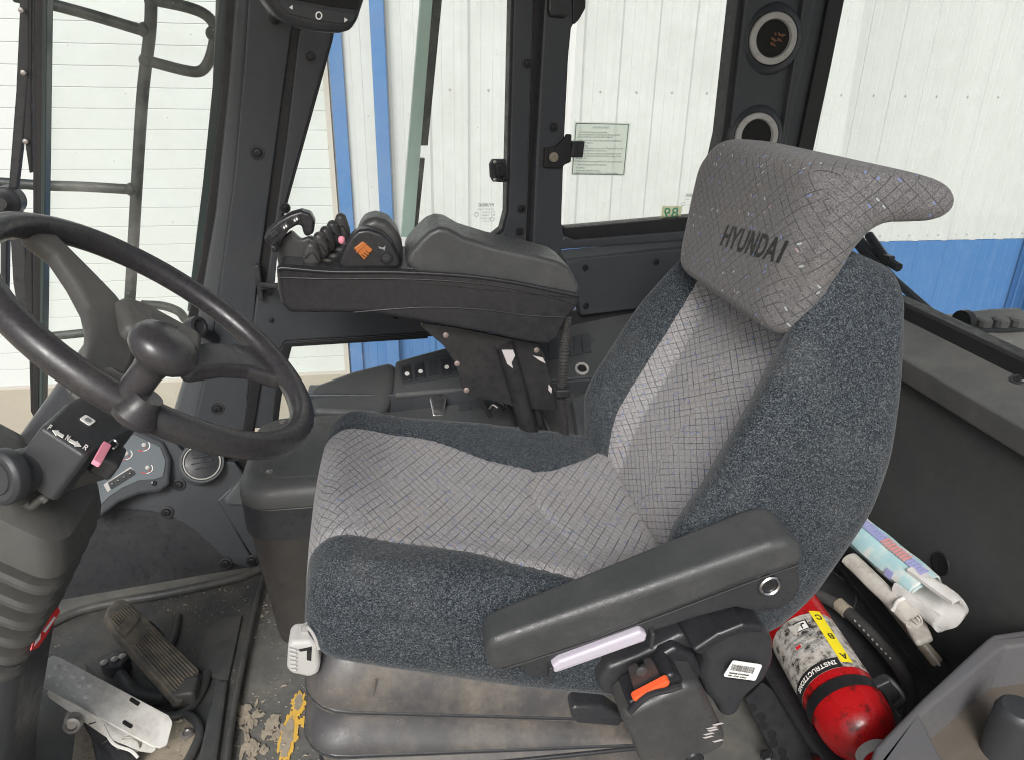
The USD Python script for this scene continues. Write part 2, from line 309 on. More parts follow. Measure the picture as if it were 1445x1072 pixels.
def insert_fabric(name, su=.0105, sv=.0135, a=32, fl=.16, base=(.19, .185, .19), ls=.9):
    """Grey woven cloth: two families of broken dark threads in a skewed grid and short coloured flecks, laid out in st metres."""
    ca, sa = math.cos(math.radians(a)), math.sin(math.radians(a))
    N = {'uv': ('uvmap', {'attribute': 'st'}), 'x': ('separate_xyz', {}),
         'wn': ('noise_texture', {'scale': 30, 'detail': 2}), 'wa': ('math', {'math_type': 'multiply_add', 'value2': .003, 'value3': -.0015})}
    L = [('uv.UV', 'x.vector'), ('uv.UV', 'wn.vector'), ('wn.fac', 'wa.value1')]
    def math_(n, t, a=None, b=None, c=None):
        ins = {'math_type': t}
        for k, q in (('value1', a), ('value2', b), ('value3', c)):
            if isinstance(q, str): L.append((q, f'{n}.{k}'))
            elif q is not None: ins[k] = q
        N[n] = ('math', ins); return n+'.value'
    fams = []
    for i, (cx, cy, sp) in enumerate(((sa, ca, su), (-sa, ca, sv))):
        p = math_(f'p{i}', 'multiply', 'x.x', cx/sp); q = math_(f'q{i}', 'multiply_add', 'x.y', cy/sp, p)
        q = math_(f'w{i}', 'multiply_add', 'wn.fac', .14, q); fams.append(q)
    masks = []; flk = []
    for i in (0, 1):
        fr = math_(f'f{i}', 'fraction', fams[i]); ab = math_(f'a{i}', 'subtract', fr, .5); ab = math_(f'b{i}', 'absolute', ab)
        ln = math_(f'l{i}', 'less_than', ab, .055)
        lid = math_(f'i{i}', 'floor', fams[i]); o = fams[1-i]
        seg = math_(f's{i}', 'multiply', o, .37); seg = math_(f'sg{i}', 'add', seg, math_(f'h{i}', 'multiply', lid, .613)); seg = math_(f'fl{i}', 'floor', seg)
        N[f'cv{i}'] = ('combine_xyz', {'z': i*3.7}); L += [(lid, f'cv{i}.x'), (seg, f'cv{i}.y')]
        N[f'wt{i}'] = ('white_noise_texture', {'dimensions': '3D'}); L.append((f'cv{i}.vector', f'wt{i}.vector'))
        v = math_(f'v{i}', 'multiply_add', f'wt{i}.value', .70, .25)
        masks.append(math_(f'm{i}', 'multiply', ln, v))
        # flecks: a short dash beside the thread
        of = math_(f'of{i}', 'fraction', o); d1 = math_(f'd1{i}', 'greater_than', of, .55)
        wid = math_(f'wd{i}', 'subtract', fr, .28); wid = math_(f'we{i}', 'absolute', wid); wl = math_(f'wl{i}', 'less_than', wid, .085)
        oid = math_(f'oi{i}', 'floor', o); N[f'cw{i}'] = ('combine_xyz', {'z': 11+i*5.3}); L += [(lid, f'cw{i}.x'), (oid, f'cw{i}.y')]
        N[f'wu{i}'] = ('white_noise_texture', {'dimensions': '3D'}); L.append((f'cw{i}.vector', f'wu{i}.vector'))
        on = math_(f'on{i}', 'less_than', f'wu{i}.value', fl)
        k = math_(f'k{i}', 'multiply', d1, wl); flk.append(math_(f'kk{i}', 'multiply', k, on))
    mx = math_('mx', 'maximum', masks[0], masks[1]); mx = math_('my', 'multiply', mx, ls)
    N.update({'g': ('geometry', {}), 'vo': ('voronoi_texture', {'scale': 900}), 'sc': ('separate_color', {'color_type': 'rgb'}),
              'sr': ('map_range', {'to_min': .55, 'to_max': 1.5}), 'nn': ('noise_texture', {'scale': 8, 'detail': 6}),
              'ns': ('map_range', {'from_min': .52, 'from_max': .8, 'to_min': 0, 'to_max': .35, 'clamp': True}),
              'base': ('mix', {'mix_type': 'mix', 'color1': base, 'color2': (base[0]*1.1, base[1]*1.0, base[2]*.86)}),
              'sp': ('mix', {'mix_type': 'multiply', 'fac': 1.0}), 'spc': ('combine_color', {'color_type': 'rgb'}),
              'ml': ('mix', {'mix_type': 'mix', 'color2': (.022, .022, .028)}),
              'fr': ('rgb_ramp', {'interpolate': False, 'ramp': [(0, (.13, .18, .36)), (.42, (.30, .34, .35)), (.7, (.30, .22, .22)), (.85, (.14, .18, .33))]}),
              'mf0': ('mix', {'mix_type': 'mix'}), 'mf1': ('mix', {'mix_type': 'mix'}),
              'f6': ('math', {'math_type': 'multiply', 'value2': 1/max(fl, .01)}), 'f7': ('math', {'math_type': 'multiply', 'value2': 1/max(fl, .01)}),
              'fr2': ('rgb_ramp', {'interpolate': False, 'ramp': [(0, (.13, .18, .36)), (.42, (.30, .34, .35)), (.7, (.30, .22, .22)), (.85, (.14, .18, .33))]}),
              'b': ('bump', {'strength': .35, 'distance': .0008}),
              'p': ('principled_bsdf', {'roughness': .92, 'sheen_weight': .10, 'sheen_roughness': .4, 'specular_ior_level': .15})})
    L += [('g.position', 'vo.vector'), ('vo.color', 'sc.color'), ('sc.r', 'sr.value'), ('g.position', 'nn.vector'), ('nn.fac', 'ns.value'), ('ns.result', 'base.fac'), ('sr.result', 'spc.r'), ('sr.result', 'spc.g'), ('sr.result', 'spc.b'),
          ('base.color', 'sp.color1'), ('spc.color', 'sp.color2'), ('sp.color', 'ml.color1'), (mx, 'ml.fac'),
          ('wu0.value', 'f6.value1'), ('f6.value', 'fr.fac'), ('wu1.value', 'f7.value1'), ('f7.value', 'fr2.fac'),
          ('ml.color', 'mf0.color1'), ('fr.color', 'mf0.color2'), (flk[0], 'mf0.fac'), ('mf0.color', 'mf1.color1'), ('fr2.color', 'mf1.color2'), (flk[1], 'mf1.fac'),
          ('mf1.color', 'p.base_color'), ('vo.distance', 'b.height'), ('b.normal', 'p.normal')]
    return mat(name, N, L)
M_BOLSTER = bolster_fabric(); M_INSERT = insert_fabric('insert_fabric', .0125, .0160, 32, .12, (.245, .240, .245))

# ---------------------------------------------------------------- ground and buildings outside
GZ, WY = -1.355, 6.22
solo('ground', TM([[-60, -60, GZ], [60, -60, GZ], [60, 60, GZ], [-60, 60, GZ]], [[0, 1, 2], [0, 2, 3]]), M_GROUND, kind='structure', smooth=False)
RIB = .305
def rib_profile(n):
    p = []
    for k in range(n):
        o = k*RIB
        p += [(o, 0), (o+.055, 0), (o+.060, .004), (o+.075, .004), (o+.080, 0), (o+.150, 0), (o+.155, .004), (o+.170, .004), (o+.175, 0), (o+.220, 0), (o+.243, .024), (o+.277, .024), (o+.300, 0)]
    return A(p+[(n*RIB-.001, 0)])
def ribbed(x0, z0, z1, org, ax, out, n=3):
    p = rib_profile(n); ax, out = A(ax, float), A(out, float); k = len(p)
    a = A(org)+(x0+p[:, :1])*ax+p[:, 1:2]*out
    V = np.vstack([a+A([0, 0, z0]), a+A([0, 0, z1]), a-out*.02+A([0, 0, z1]), a-out*.02+A([0, 0, z0])])
    i = np.arange(k-1); F = []
    for q in range(4):
        s, t = q*k, ((q+1) % 4)*k
        F += [np.c_[s+i, s+i+1, t+i+1], np.c_[s+i, t+i+1, t+i]]
    return TM(V, np.vstack(F))
WAINS = -.262
bldg = thing('metal_building', 'long white ribbed metal building with blue lower band seen through the side windows', 'building')
XD = Y(WY).at(468, 170)[0]
wall0 = 1.774-.14-RIB*6
for k in range(-1, 9):
    x0 = wall0+k*3*RIB
    if x0 < XD: continue
    part(bldg, 'wall_panel', ribbed(x0, WAINS, 4.2, [0, WY, 0], [1, 0, 0], [0, -1, 0]), M_WHITE, False)
    part(bldg, 'lower_panel', ribbed(x0, GZ, WAINS-.004, [0, WY, 0], [1, 0, 0], [0, -1, 0]), M_BLUE, False, 'blue lower wall panel')
xs = wall0+(-1)*3*RIB
while xs-XD > .0: xs -= 3*RIB
n0 = [k for k in range(-1, 9) if wall0+k*3*RIB >= XD][0]; xf = wall0+n0*3*RIB
for z0, z1, mm, nm in ((WAINS, 4.2, M_WHITE, 'wall_panel'), (GZ, WAINS-.004, M_BLUE, 'lower_panel')):
    w = xf-XD; nn_ = int(w/RIB)
    if nn_: part(bldg, nm, ribbed(xf-nn_*RIB, z0, z1, [0, WY, 0], [1, 0, 0], [0, -1, 0], nn_), mm, False)
    part(bldg, nm, box([XD+(w-nn_*RIB)/2, WY+.01, (z0+z1)/2], [w-nn_*RIB-.002, .02, z1-z0]), mm, False)
for k in range(-4, 16):
    xk = 1.774+k*RIB
    if xk > XD+.3: part(bldg, 'screw', lathe([(.0, -.001), (.011, 0), (.011, .002), (.006, .003), (.006, .007), (0, .008)], [xk, WY-.001, 1.014], [0, -1, 0], 8), M_SCREW, 40)
    if k > 4:
        for dx in (-.07, .05): part(bldg, 'screw', lathe([(.0, -.001), (.009, 0), (.009, .002), (.006, .003), (.006, .007), (0, .008)], [xk+dx, WY-.001, WAINS+.05], [0, -1, 0], 8), M_SCREW, 40)
a, b = Y(WY).at(469, 100)[0], Y(WY).at(486, 100)[0]
part(bldg, 'corner_trim', box([(XD+a)/2+.05, WY-.02, 1.4], [.10, .06, 5.5]), M_BLUE, False, 'blue trim beside the overhead door')
part(bldg, 'door_jamb', box([XD-.02, WY+.0, 1.4], [.04, .10, 5.5]), M_GTRIM, False)
a, b = Y(WY-.09).at(528, 150)[0], Y(WY-.09).at(548, 150)[0]
part(bldg, 'downspout', rbox([(a+b)/2, WY-.085, 1.6], [b-a, .08, 5.9], .012), M_BLUE, 30, 'blue downspout')
# the overhead door: one slat after another
door = part(bldg, 'overhead_door', box([XD-4.04, WY+.06, 1.3], [8, .02, 5.3]), M_DOOR, False)
for k in range(31):
    z = GZ+.02+k*.146
    part(door, 'door_slat', rbox([XD-4.0, WY+.035, z+.068], [7.99, .03, .1445], .004, n=3), M_DOOR, 30)
part(bldg, 'door_seal', box([XD-4.04, WY+.01, GZ+.008], [8, .04, .03]), M_GTRIM, False)
side = thing('adjoining_building', 'white and blue ribbed wall of the next building at the right edge', 'building')
xc = Y(WY).at(1440, 335)[0]
for k in range(5):
    part(side, 'wall_panel', ribbed(k*3*RIB, WAINS, 4.2, [xc+.03, WY-.03, 0], [0, -1, 0], [-1, 0, 0]), M_WHITE, False)
    part(side, 'lower_panel', ribbed(k*3*RIB, GZ, WAINS-.004, [xc+.03, WY-.03, 0], [0, -1, 0], [-1, 0, 0]), M_BLUE, False)

# ---------------------------------------------------------------- cab shell
th = math.radians(9); WALL = Plane([.39, 1.90, 0], [math.sin(th), -math.cos(th), 0])
FRONT = Plane(np.mean([Y(1.75).at(50, 300), WALL.at(300, 300)], 0), np.cross([0, 0, 1], WALL.at(300, 300)-Y(1.75).at(50, 300)))
cab = thing('operator_cab', 'dark grey operator cab shell with trimmed pillars and window panes', 'vehicle cab')
def cp(name, px, t=.04, r=.004, d=0, m=None, pl=WALL, c=None, label=None):
    return part(cab, name, plate(px, pl, t, r, d, c), m or M_TRIM, 30, label)
def screw(parent, pl, px, r=.009, well=True, m=None):
    p = pl.at(*px)
    if well: part(parent, 'screw_well', lathe([(r*1.65, .0), (r*1.6, .0016), (r*1.25, .0018), (r*1.15, .0004)], p, pl.n, 16), M_DARK, 40)
    part(parent, 'screw', cat(lathe([(r, 0), (r, .002), (r*.8, .0045), (r*.42, .005), (r*.38, .0025), (0, .0025)], p, pl.n, 12)), m or M_BOLT, 40)
# front right pillar
fp = cp('front_pillar', [(352, -40), (424, -40), (410, 55), (385, 240), (362, 410), (350, 560), (345, 700), (250, 700), (300, 480), (330, 250), (345, 80)], .05, .006)
cp('pillar_edge', [(334, -40), (356, -40), (346, 120), (332, 260), (300, 482), (262, 660), (228, 640), (270, 500), (304, 300), (322, 120)], .05, .008, -.004, M_TRIM2)
cp('pillar_gasket', [(318, -40), (336, -40), (326, 120), (306, 300), (272, 500), (258, 480), (284, 360), (312, 130)], .04, .003, -.012, M_BLACK)
cp('glass_edge_band', [(306, -40), (324, -40), (314, 150), (300, 260), (272, 440), (264, 440), (286, 260), (300, 120)], .012, .002, -.035, M_SHADE)
cp('pillar_channel', [(420, -40), (446, -40), (432, 55), (396, 300), (384, 410), (358, 620), (342, 620), (356, 410), (406, 55)], .03, .002, -.012, M_BLACK)
cp('pillar_inner_trim', [(436, -40), (486, -40), (466, 60), (424, 210), (396, 312), (386, 420), (372, 420), (380, 370), (404, 200), (421, 55)], .035, .004)
cp('window_gasket', [(482, -40), (489, -40), (469, 60), (399, 312), (394, 340), (390, 338), (396, 312), (464, 62)], .03, .002, -.004, M_BLACK)
for q in ((363, 216), (307, 576)): screw(cab, WALL, q, .010)
for q in ((438, 80), (402, 294)): screw(cab, WALL, q, .008)
# middle pillar
cp('middle_pillar', [(726, -40), (754, -40), (744, 300), (741, 375), (660, 362), (692, 343), (711, 328), (718, 300)], .04, .005)
cp('pillar_channel', [(754, -40), (772, -40), (757, 200), (752, 380), (741, 375), (744, 300)], .02, .002, -.02, M_BLACK)
cp('middle_pillar', [(771, -40), (826, -40), (822, 12), (807, 40), (803, 80), (797, 200), (793, 316), (797, 333), (790, 372), (750, 378), (757, 200)], .045, .006)
cp('window_gasket', [(722, -40), (728, -40), (720, 300), (713, 328), (692, 343), (640, 345), (640, 339), (690, 337), (708, 323), (714, 300)], .03, .002, -.005, M_BLACK)
cp('pillar_cap', [(776, -40), (808, -40), (806, 18), (797, 26), (778, 24), (774, 15)], .03, .006, .012, M_DARK, c=.006)
cp('pillar_hook', [(812, -40), (829, -40), (827, 12), (818, 28), (808, 38), (808, 0)], .03, .004, .004, M_BLACK)
for q in ((744, 90), (736, 295), (733, 327)): screw(cab, WALL, q, .008)
for q in ((781, 180),): screw(cab, WALL, q, .008)
screw(cab, WALL, (757, 357), .009, False)
# window 2 sill and the panel under it
cp('window_frame', [(793, 316), (800, 322), (990, 305), (1080, 297), (1080, 318), (812, 339), (797, 334)], .04, .004, -.008, M_BLACK)
cp('window_frame', [(797, 333), (812, 339), (1080, 317), (1080, 332), (790, 353), (790, 340)], .06, .005, .0, M_TRIM)
SILL = Plane(WALL.at(800, 352), [math.sin(th)*.35, -math.cos(th)*.35, .94])
cp('window_sill', [(790, 352), (1080, 326), (1080, 342), (800, 370)], .06, .006, 0, M_TRIM2, SILL)
LOW = WALL.off(.05)
lp = cp('side_panel', [(797, 367), (1090, 340), (1090, 420), (900, 436), (820, 446), (812, 400)], .03, .005, 0, M_TRIM, LOW)
for q in ((826, 378), (926, 370), (827, 432)): screw(cab, LOW, q, .009, False)
cp('lower_wall', [(790, 440), (1100, 415), (1100, 520), (900, 520), (800, 470)], .02, .002, .02, M_DARK)
# beam under window 1 and the lower window
cp('lower_beam', [(362, 415), (400, 405), (745, 372), (800, 372), (812, 446), (700, 462), (600, 470), (402, 482), (386, 510), (350, 505)], .05, .006)
cp('lower_beam', [(395, 482), (600, 470), (700, 462), (700, 470), (602, 476), (410, 486), (402, 520), (392, 604), (345, 604), (352, 500)], .035, .004, -.004, M_TRIM)
cp('window_gasket', [(400, 484), (604, 472), (604, 478), (412, 490), (404, 520), (390, 606), (383, 606), (392, 520)], .03, .002, .001, M_BLACK)
cp('pillar_gasket', [(350, 560), (360, 480), (372, 480), (372, 520), (352, 640), (345, 680), (335, 660)], .03, .003, .004, M_BLACK)
screw(cab, WALL, (558, 447), .007, False); screw(cab, WALL, (383, 452), .006, False)
# rear right pillar with the two air vents
RP = WALL.off(.03)
rp = cp('rear_pillar', [(1056, -40), (1178, -40), (1160, 60), (1128, 215), (1100, 330), (1000, 335), (1030, 190)], .05, .008, 0, M_TRIM, RP)
cp('window_gasket', [(1046, -40), (1060, -40), (1034, 190), (1005, 340), (985, 340), (1020, 190)], .05, .003, -.01, M_BLACK, RP)
cp('pillar_rib', [(1140, -40), (1160, -40), (1146, 40), (1112, 200), (1100, 260), (1092, 260), (1104, 190), (1128, 40)], .02, .008, .016, M_TRIM, RP, .006)
cp('rear_gasket', [(1177, -40), (1200, -40), (1192, 0), (1172, 100), (1138, 260), (1115, 350), (1098, 340), (1126, 215), (1158, 60)], .05, .003, .012, M_BLACK, RP)
def vent(px, r, nx):
    n = nrm(RP.n+A(nx)); p = RP.at(*px)+RP.n*.012; e1 = nrm(np.cross([0, 0, 1], n)); e2 = np.cross(n, e1)
    part(cab, 'vent_collar', lathe([(r*1.50, -.034), (r*1.40, -.012), (r*1.25, .002), (r*1.08, .008), (r*1.0, .004), (r*.98, -.03)], p, n, 36), M_TRIM, 50)
    v = part(cab, 'air_vent', lathe([(r, -.01), (r, .011), (r*.96, .014), (r*.76, .014), (r*.72, .010), (r*.70, -.03)], p, n, 36), M_RING, 35)
    part(v, 'vent_duct', lathe([(r*.73, .004), (r*.70, -.01), (r*.55, -.03), (0, -.032)], p, n, 24), M_HOLE, 40)
    for k in range(4):
        q = p+r*.86*(math.cos(.8+k*1.571)*e1+math.sin(.8+k*1.571)*e2)
        part(v, 'vent_clip', rbox(q+n*.0145, [.006, .006, .004], .001), M_RING, 30)
    part(v, 'vent_flap', rbox(p-n*.012+e1*r*.1, [r*.9, .003, r*1.1], .001, A([e1, n, e2])), M_DARK, 30)
    return p, n, e1, e2
p, n, e1, e2 = vent((1085, 55), .062, [-.25, -.25, .02])
for k in range(9):
    q = p+n*.006+e1*RNG.uniform(-.004, .024)+e2*RNG.uniform(-.02, .012)
    part(cab, 'dead_leaf', hull([q, q+e1*RNG.uniform(.004, .012)+e2*RNG.uniform(-.004, .004), q+e2*.005], .0014, 3), M_LEAF, 30)
vent((1062, 192), .060, [-.2, -.25, .1])
screw(cab, RP, (1146, 146), .009)
part(cab, 'front_bulkhead', rbox([-1.02, 1.0, .10], [.05, 1.5, .36], .01), M_DARK, 30)
# panes
def pane(px, pl=WALL, d=-.03, **k): return part(cab, 'window_pane', plate(px, pl, .004, .0005, d, .0), M_GLASS, False)
pane([(480, -60), (727, -60), (718, 342), (392, 342)])
pane([(822, -60), (1056, -60), (995, 322), (795, 330)])
pane([(396, 482), (660, 466), (830, 500), (700, 620), (383, 620)])
pane([(62, -60), (316, -60), (262, 480), (232, 640), (56, 640)], FRONT, -.02)
part(cab, 'roof', rbox([.1, 1.25, 1.95], [2.3, 1.7, .06], .02), M_TRIM, 30)
# rear wall
RX = 1.13
REAR = X(RX)
part(cab, 'rear_wall', rbox([RX+.06, 1.0, .15], [.10, 2.6, .98], .008), M_REARW, 30)
part(cab, 'rear_sill', hull([(RX-.01, -.3, .655), (RX-.01, 2.1, .655), (RX+.10, -.3, .685), (RX+.10, 2.1, .685), (RX, -.3, .61), (RX, 2.1, .61), (RX+.10, -.3, .57), (RX+.1, 2.1, .57)], .008, 5), plastic('dusty_sill', (.064, .066, .065), .5, .5, (.17, .165, .15)), 30)
part(cab, 'rear_gasket', rbox([RX+.118, .9, .700], [.05, 2.5, .055], .008), M_BLACK, 30)
screw(cab, Plane([RX+.03, .95, .675], [-.27, 0, .95]), (1441, 535), .012)
part(cab, 'window_pane', box([RX+.118, .9, 1.34], [.004, 2.4, 1.34]), M_GLASSR, False)
q = REAR.at(1322, 795); part(cab, 'panel_dimple', lathe([(.026, 0), (.024, .002), (.018, .001), (0, -.001)], q+A([.009, 0, 0]), [-1, 0, 0], 20), M_BLACK, 40)

# ---------------------------------------------------------------- cab floor
solo('cab_floor', box([.3, 1.1, -.02], [2.8, 2.2, .04]), M_FLOOR, kind='structure', smooth=False)

# ---------------------------------------------------------------- operator seat
seat = thing('operator_chair', 'operator seat in patterned grey and dark blue cloth on a rubber bellows', 'seat')
YC = 1.18
def cloth_uv(m, f): return f(m.vertices)
from scipy.interpolate import PchipInterpolator
def pw(x, tab):
    xs = [t[0] for t in tab]; return PchipInterpolator(xs, [t[1] for t in tab])(np.clip(x, xs[0], xs[-1]))
def sstep(x): x = np.clip(x, 0, 1); return x*x*(3-2*x)
# cushion: local a = rearwards, l = sideways from the middle, b = up
TILT = math.radians(10.2); CO = A([-.1, YC, .555]); CA = A([math.cos(TILT), 0, -math.sin(TILT)]); CB = A([math.sin(TILT), 0, math.cos(TILT)])
def rounded(lo, hi, r, step):
    step *= .72
    lo, hi = A(lo)+r, A(hi)-r
    m = m3.Manifold.batch_hull([m3.Manifold.sphere(r, 24).translate([float(v) for v in (lo if 0 else [lo[i] if not s[i] else hi[i] for i in range(3)])]) for s in np.ndindex(2, 2, 2)])
    return from_m3(m.refine_to_length(step))
m = rounded([-.030, -.305, -.165], [.60, .305, 0], .05, .010)
v = m.vertices.copy(); a, l, b = v.T
def seam_c(a, l): return np.where(l > 0, pw(a, [(-.1, .20), (0, .195), (.16, .185), (.3, .125), (.40, .105), (.47, .14), (.55, .20)]), pw(a, [(-.1, .205), (.1, .19), (.2, .20), (.3, .235), (.42, .27), (.55, .28)]))
top = sstep((b+.09)/.09)
wl = pw(a, [(-.05, .90), (.02, .96), (.15, 1.0), (.35, 1.03), (.6, 1.0)])
g = np.abs(l)-seam_c(a, l)
rise = np.where(l > 0, .004, .016)*sstep((np.abs(l)-.15)/.10)*sstep((a+.03)/.12)
v[:, 2] += top*(rise-.010*np.cos(np.clip(l/.2, -1, 1)*1.57)*sstep((a-.05)/.2)) + top*.010*np.exp(-((a-.02)/.05)**2)
v[:, 2] -= np.where(top > .3, .006*np.exp(-(g/.007)**2), 0)
v[:, 2] += -(1-top)*np.clip(a, 0, .6)*.10                                    # side skirts hang deeper at the back
v[:, 1] *= wl*(1+.02*np.sin(np.clip((b+.165)/.165, 0, 1)*3.14))
v[:, 0] += np.where(a < .03, -.012*np.cos(np.clip(l/.3, -1, 1)*1.57)*sstep((b+.17)/.08), 0)
fold = .004*np.exp(-((a-.36-.25*np.abs(l))/.008)**2)*top; v[:, 2] -= fold
v[:, 2] += top*.004*(meshkit.noise(np.c_[a, l, b]*14, 3)-.5)
side = (np.abs(l) > .285) & (b < -.03)
v[:, 1] += np.sign(l)*np.where(side, -.007*np.exp(-((b+.060+.06*a)/.009)**2)*sstep((.40-a)/.12)*sstep((a-.0)/.04), 0)
gg = np.where(b < -.145, .05, g)
loc = v.copy(); W = CO+loc[:, :1]*CA+loc[:, 1:2]*A([0, 1, 0])+loc[:, 2:3]*CB
m2 = TM(loc, m.faces); ins, bol = split(m2, gg)
def cw(q): return CO+q[:, :1]*CA+q[:, 1:2]*A([0, 1, 0])+q[:, 2:3]*CB
uv = np.c_[ins.vertices[:, 1], ins.vertices[:, 0]+np.minimum(0, ins.vertices[:, 2]+.01)]
cu = part(seat, 'seat_cushion', TM(cw(bol.vertices), bol.faces), M_BOLSTER, 50)
part(cu, 'cloth_insert', TM(cw(ins.vertices), ins.faces), M_INSERT, True, uv=uv)

# backrest: local l sideways, h up along the back, d forward from the insert's plane
REC = math.radians(21.6); BO = A([.485, YC+.01, .447]); BU = A([math.sin(REC), 0, math.cos(REC)]); BF = A([-math.cos(REC), 0, math.sin(REC)])
def bw(q): return BO+q[:, :1]*A([0, 1, 0])+q[:, 1:2]*BU+q[:, 2:3]*BF
m = rounded([-.31, -.075, -.1], [.31, .585, .1], .045, .010)
v = m.vertices.copy(); l, h, d = v.T
hw = pw(h, [(-.08, .27), (0, .295), (.08, .312), (.2, .315), (.30, .308), (.40, .275), (.48, .240), (.55, .208), (.60, .18)])
L2 = l/.31*hw; t = (d+.1)/.2
s_far = pw(h, [(-.08, .165), (0, .175), (.06, .182), (.12, .186), (.20, .186), (.30, .180), (.40, .172), (.6, .16)])
s_near = pw(h, [(-.08, .21), (0, .215), (.1, .22), (.3, .20), (.4, .185), (.6, .16)])
sm = np.where(l > 0, s_far, s_near); g = np.abs(L2)-sm
bolst = pw(h, [(-.08, .03), (.0, .06), (.10, .088), (.25, .082), (.40, .062), (.55, .035), (.6, .02)])
e = np.clip((np.abs(L2)-sm*.80)/np.maximum(hw-sm*.80, .02), 0, 1)
F = bolst*(1-(1-np.minimum(e*1.25, 1))**2)*.98 + .012*np.exp(-((h-.09)/.10)**2)
T = pw(h, [(-.08, .19), (.05, .205), (.2, .205), (.35, .182), (.48, .148), (.6, .105)])
v[:, 0] = L2*(1-.10*sstep((t-.55)/.45)*(h > -.2)*0); v[:, 2] = -T+t*(T+F)
v[:, 2] -= np.where(t > .6, .005*np.exp(-(g/.007)**2), 0)
v[:, 2] += .003*(meshkit.noise(np.c_[l, h, d]*13, 5)-.5)
gg = np.where(t < .62, .05, g)
ins, bol = split(TM(v, m.faces), gg)
bk = part(seat, 'backrest', TM(bw(bol.vertices), bol.faces), M_BOLSTER, 50)
part(bk, 'cloth_insert', TM(bw(ins.vertices), ins.faces), M_INSERT, True, uv=np.c_[ins.vertices[:, 0]+np.sign(ins.vertices[:, 0])*np.maximum(ins.vertices[:, 2], 0)*.85+.3, ins.vertices[:, 1]+.9])

def hit(m, px):
    d = ray(*px); T = m.triangles; e1, e2 = T[:, 1]-T[:, 0], T[:, 2]-T[:, 0]; h = np.cross(d, e2); det = (e1*h).sum(1); det[np.abs(det) < 1e-12] = 1e-12
    q = EYE-T[:, 0]; u = (q*h).sum(1)/det; c = np.cross(q, e1); v = (c@d)/det; t = (e2*c).sum(1)/det
    ok = (u >= 0) & (v >= 0) & (u+v <= 1) & (t > 0); return EYE+d*t[ok].min()
_bm = TM(bw(bol.vertices), bol.faces); M_SEAM = flat('seam_thread', (.030, .038, .046), .9)
part(bk, 'bolster_seam', tube([hit(_bm, q) for q in ((1128, 530), (1108, 566), (1085, 604), (1060, 645), (1034, 688), (1012, 722), (996, 746))], .0016, 6, 4), M_SEAM, 40)
# headrest: a wedge whose top rolls over to the rear
HP = Y(.965)
prof = HP.uv([(1074, 506), (1108, 492), (1150, 440), (1182, 390), (1206, 345), (1228, 316), (1252, 305), (1290, 306), (1336, 302), (1352, 290), (1358, 268), (1346, 248), (1310, 236), (1250, 224), (1200, 220), (1166, 224), (1154, 250)])
# the front edge follows the front plane of the headrest
HFP = Plane(BO+BF*.052, BF)
hy0, hy1 = .945, 1.385
pr = pillow(prof, hy1-hy0, .024, .027, 5, back=True)
qq = Plane([0, hy0, 0], [0, 1, 0]); qq.p = HP.p.copy(); qq.p[1] = hy0
hm = place(pr, qq)
hm.vertices = hm.vertices-A([0, 0, .022]); hm.merge_vertices(); hmm = m3.Manifold(m3.Mesh(hm.vertices.astype(np.float32), hm.faces.astype(np.uint32)))
if not hmm.is_empty(): hm = from_m3(hmm.refine_to_length(.0085))
_v = hm.vertices.copy(); _f = (_v-BO)@BF; _h = (_v-BO)@BU; _k = np.clip(((_h-.40)/.01).astype(int), 0, 40)
_top = np.array([_f[np.abs(_h-(.405+.01*q)) < .02].max() if (np.abs(_h-(.405+.01*q)) < .02).any() else 0 for q in range(41)]); _d = _top[_k]-_f; _s = _v[:, 1]-_v[:, 1].min(); RC = .075
_in = (_s < RC) & (_d < RC) & (_h < .70); _p = np.c_[RC-_s, RC-_d]; _sc = _p.max(1)/np.maximum(np.linalg.norm(_p, axis=1), 1e-9); _sc = np.where(_in, _sc, 1)
_v[:, 1] += (RC-_s)*(1-_sc); _v -= BF*((RC-_d)*(1-_sc))[:, None]; hm = TM(_v, hm.faces)
hm = trimesh.smoothing.filter_laplacian(hm, lamb=.5, iterations=22, volume_constraint=True)
v = hm.vertices
narrow = np.clip((v[:, 2]-.86)/.20, 0, 1); v[:, 1] = 1.165+(v[:, 1]-1.165)*(.93+.07*sstep(narrow)-np.where(v[:, 1] > 1.165, .22*sstep((v[:, 2]-1.05)/.10), 0))
M_INSERT2 = insert_fabric('headrest_fabric', .0135, .0155, 40, .075, (.120, .116, .117), .68)
hm = TM(v, hm.faces); HN = meshkit.arrays(hm, True)[2]; fnm = hm.face_normals
per = A(prof); per = np.c_[hm.vertices[:, 0], hm.vertices[:, 2]]
ctr = A([.665, 1.0]); sfr = (v-BO)@BU; topm = sstep((fnm[:, 2]-.45)/.2)
groups = [np.abs(fnm[:, 1]) > .64, (np.abs(fnm[:, 1]) <= .64) & (fnm[:, 2] > .62), (np.abs(fnm[:, 1]) <= .64) & (fnm[:, 2] <= .62)]
HV, HF, HU, HNN, base = [], [], [], [], 0
for gi, gm in enumerate(groups):
    f = hm.faces[gm]; used, inv = np.unique(f, return_inverse=True); q = v[used]
    HV.append(q); HF.append(inv.reshape(-1, 3)+base); HNN.append(HN[used]); base += len(q)
    HU.append([np.c_[q[:, 0]-.62, q[:, 2]-.3], np.c_[q[:, 1], .79+q[:, 0]-.62], np.c_[q[:, 1], (q-BO)@BU]][gi])
hd = part(seat, 'headrest', TM(np.vstack(HV), np.vstack(HF)), M_INSERT2, True, uv=np.vstack(HU), normals=np.vstack(HNN))
fr_ = [max(((v-BO)@BF)[(np.abs((v-BO)@BU-hh) < .02) & (np.abs(v[:, 1]-1.165) < .13)]) for hh in (.46, .58)]
_sl = (fr_[1]-fr_[0])/.12
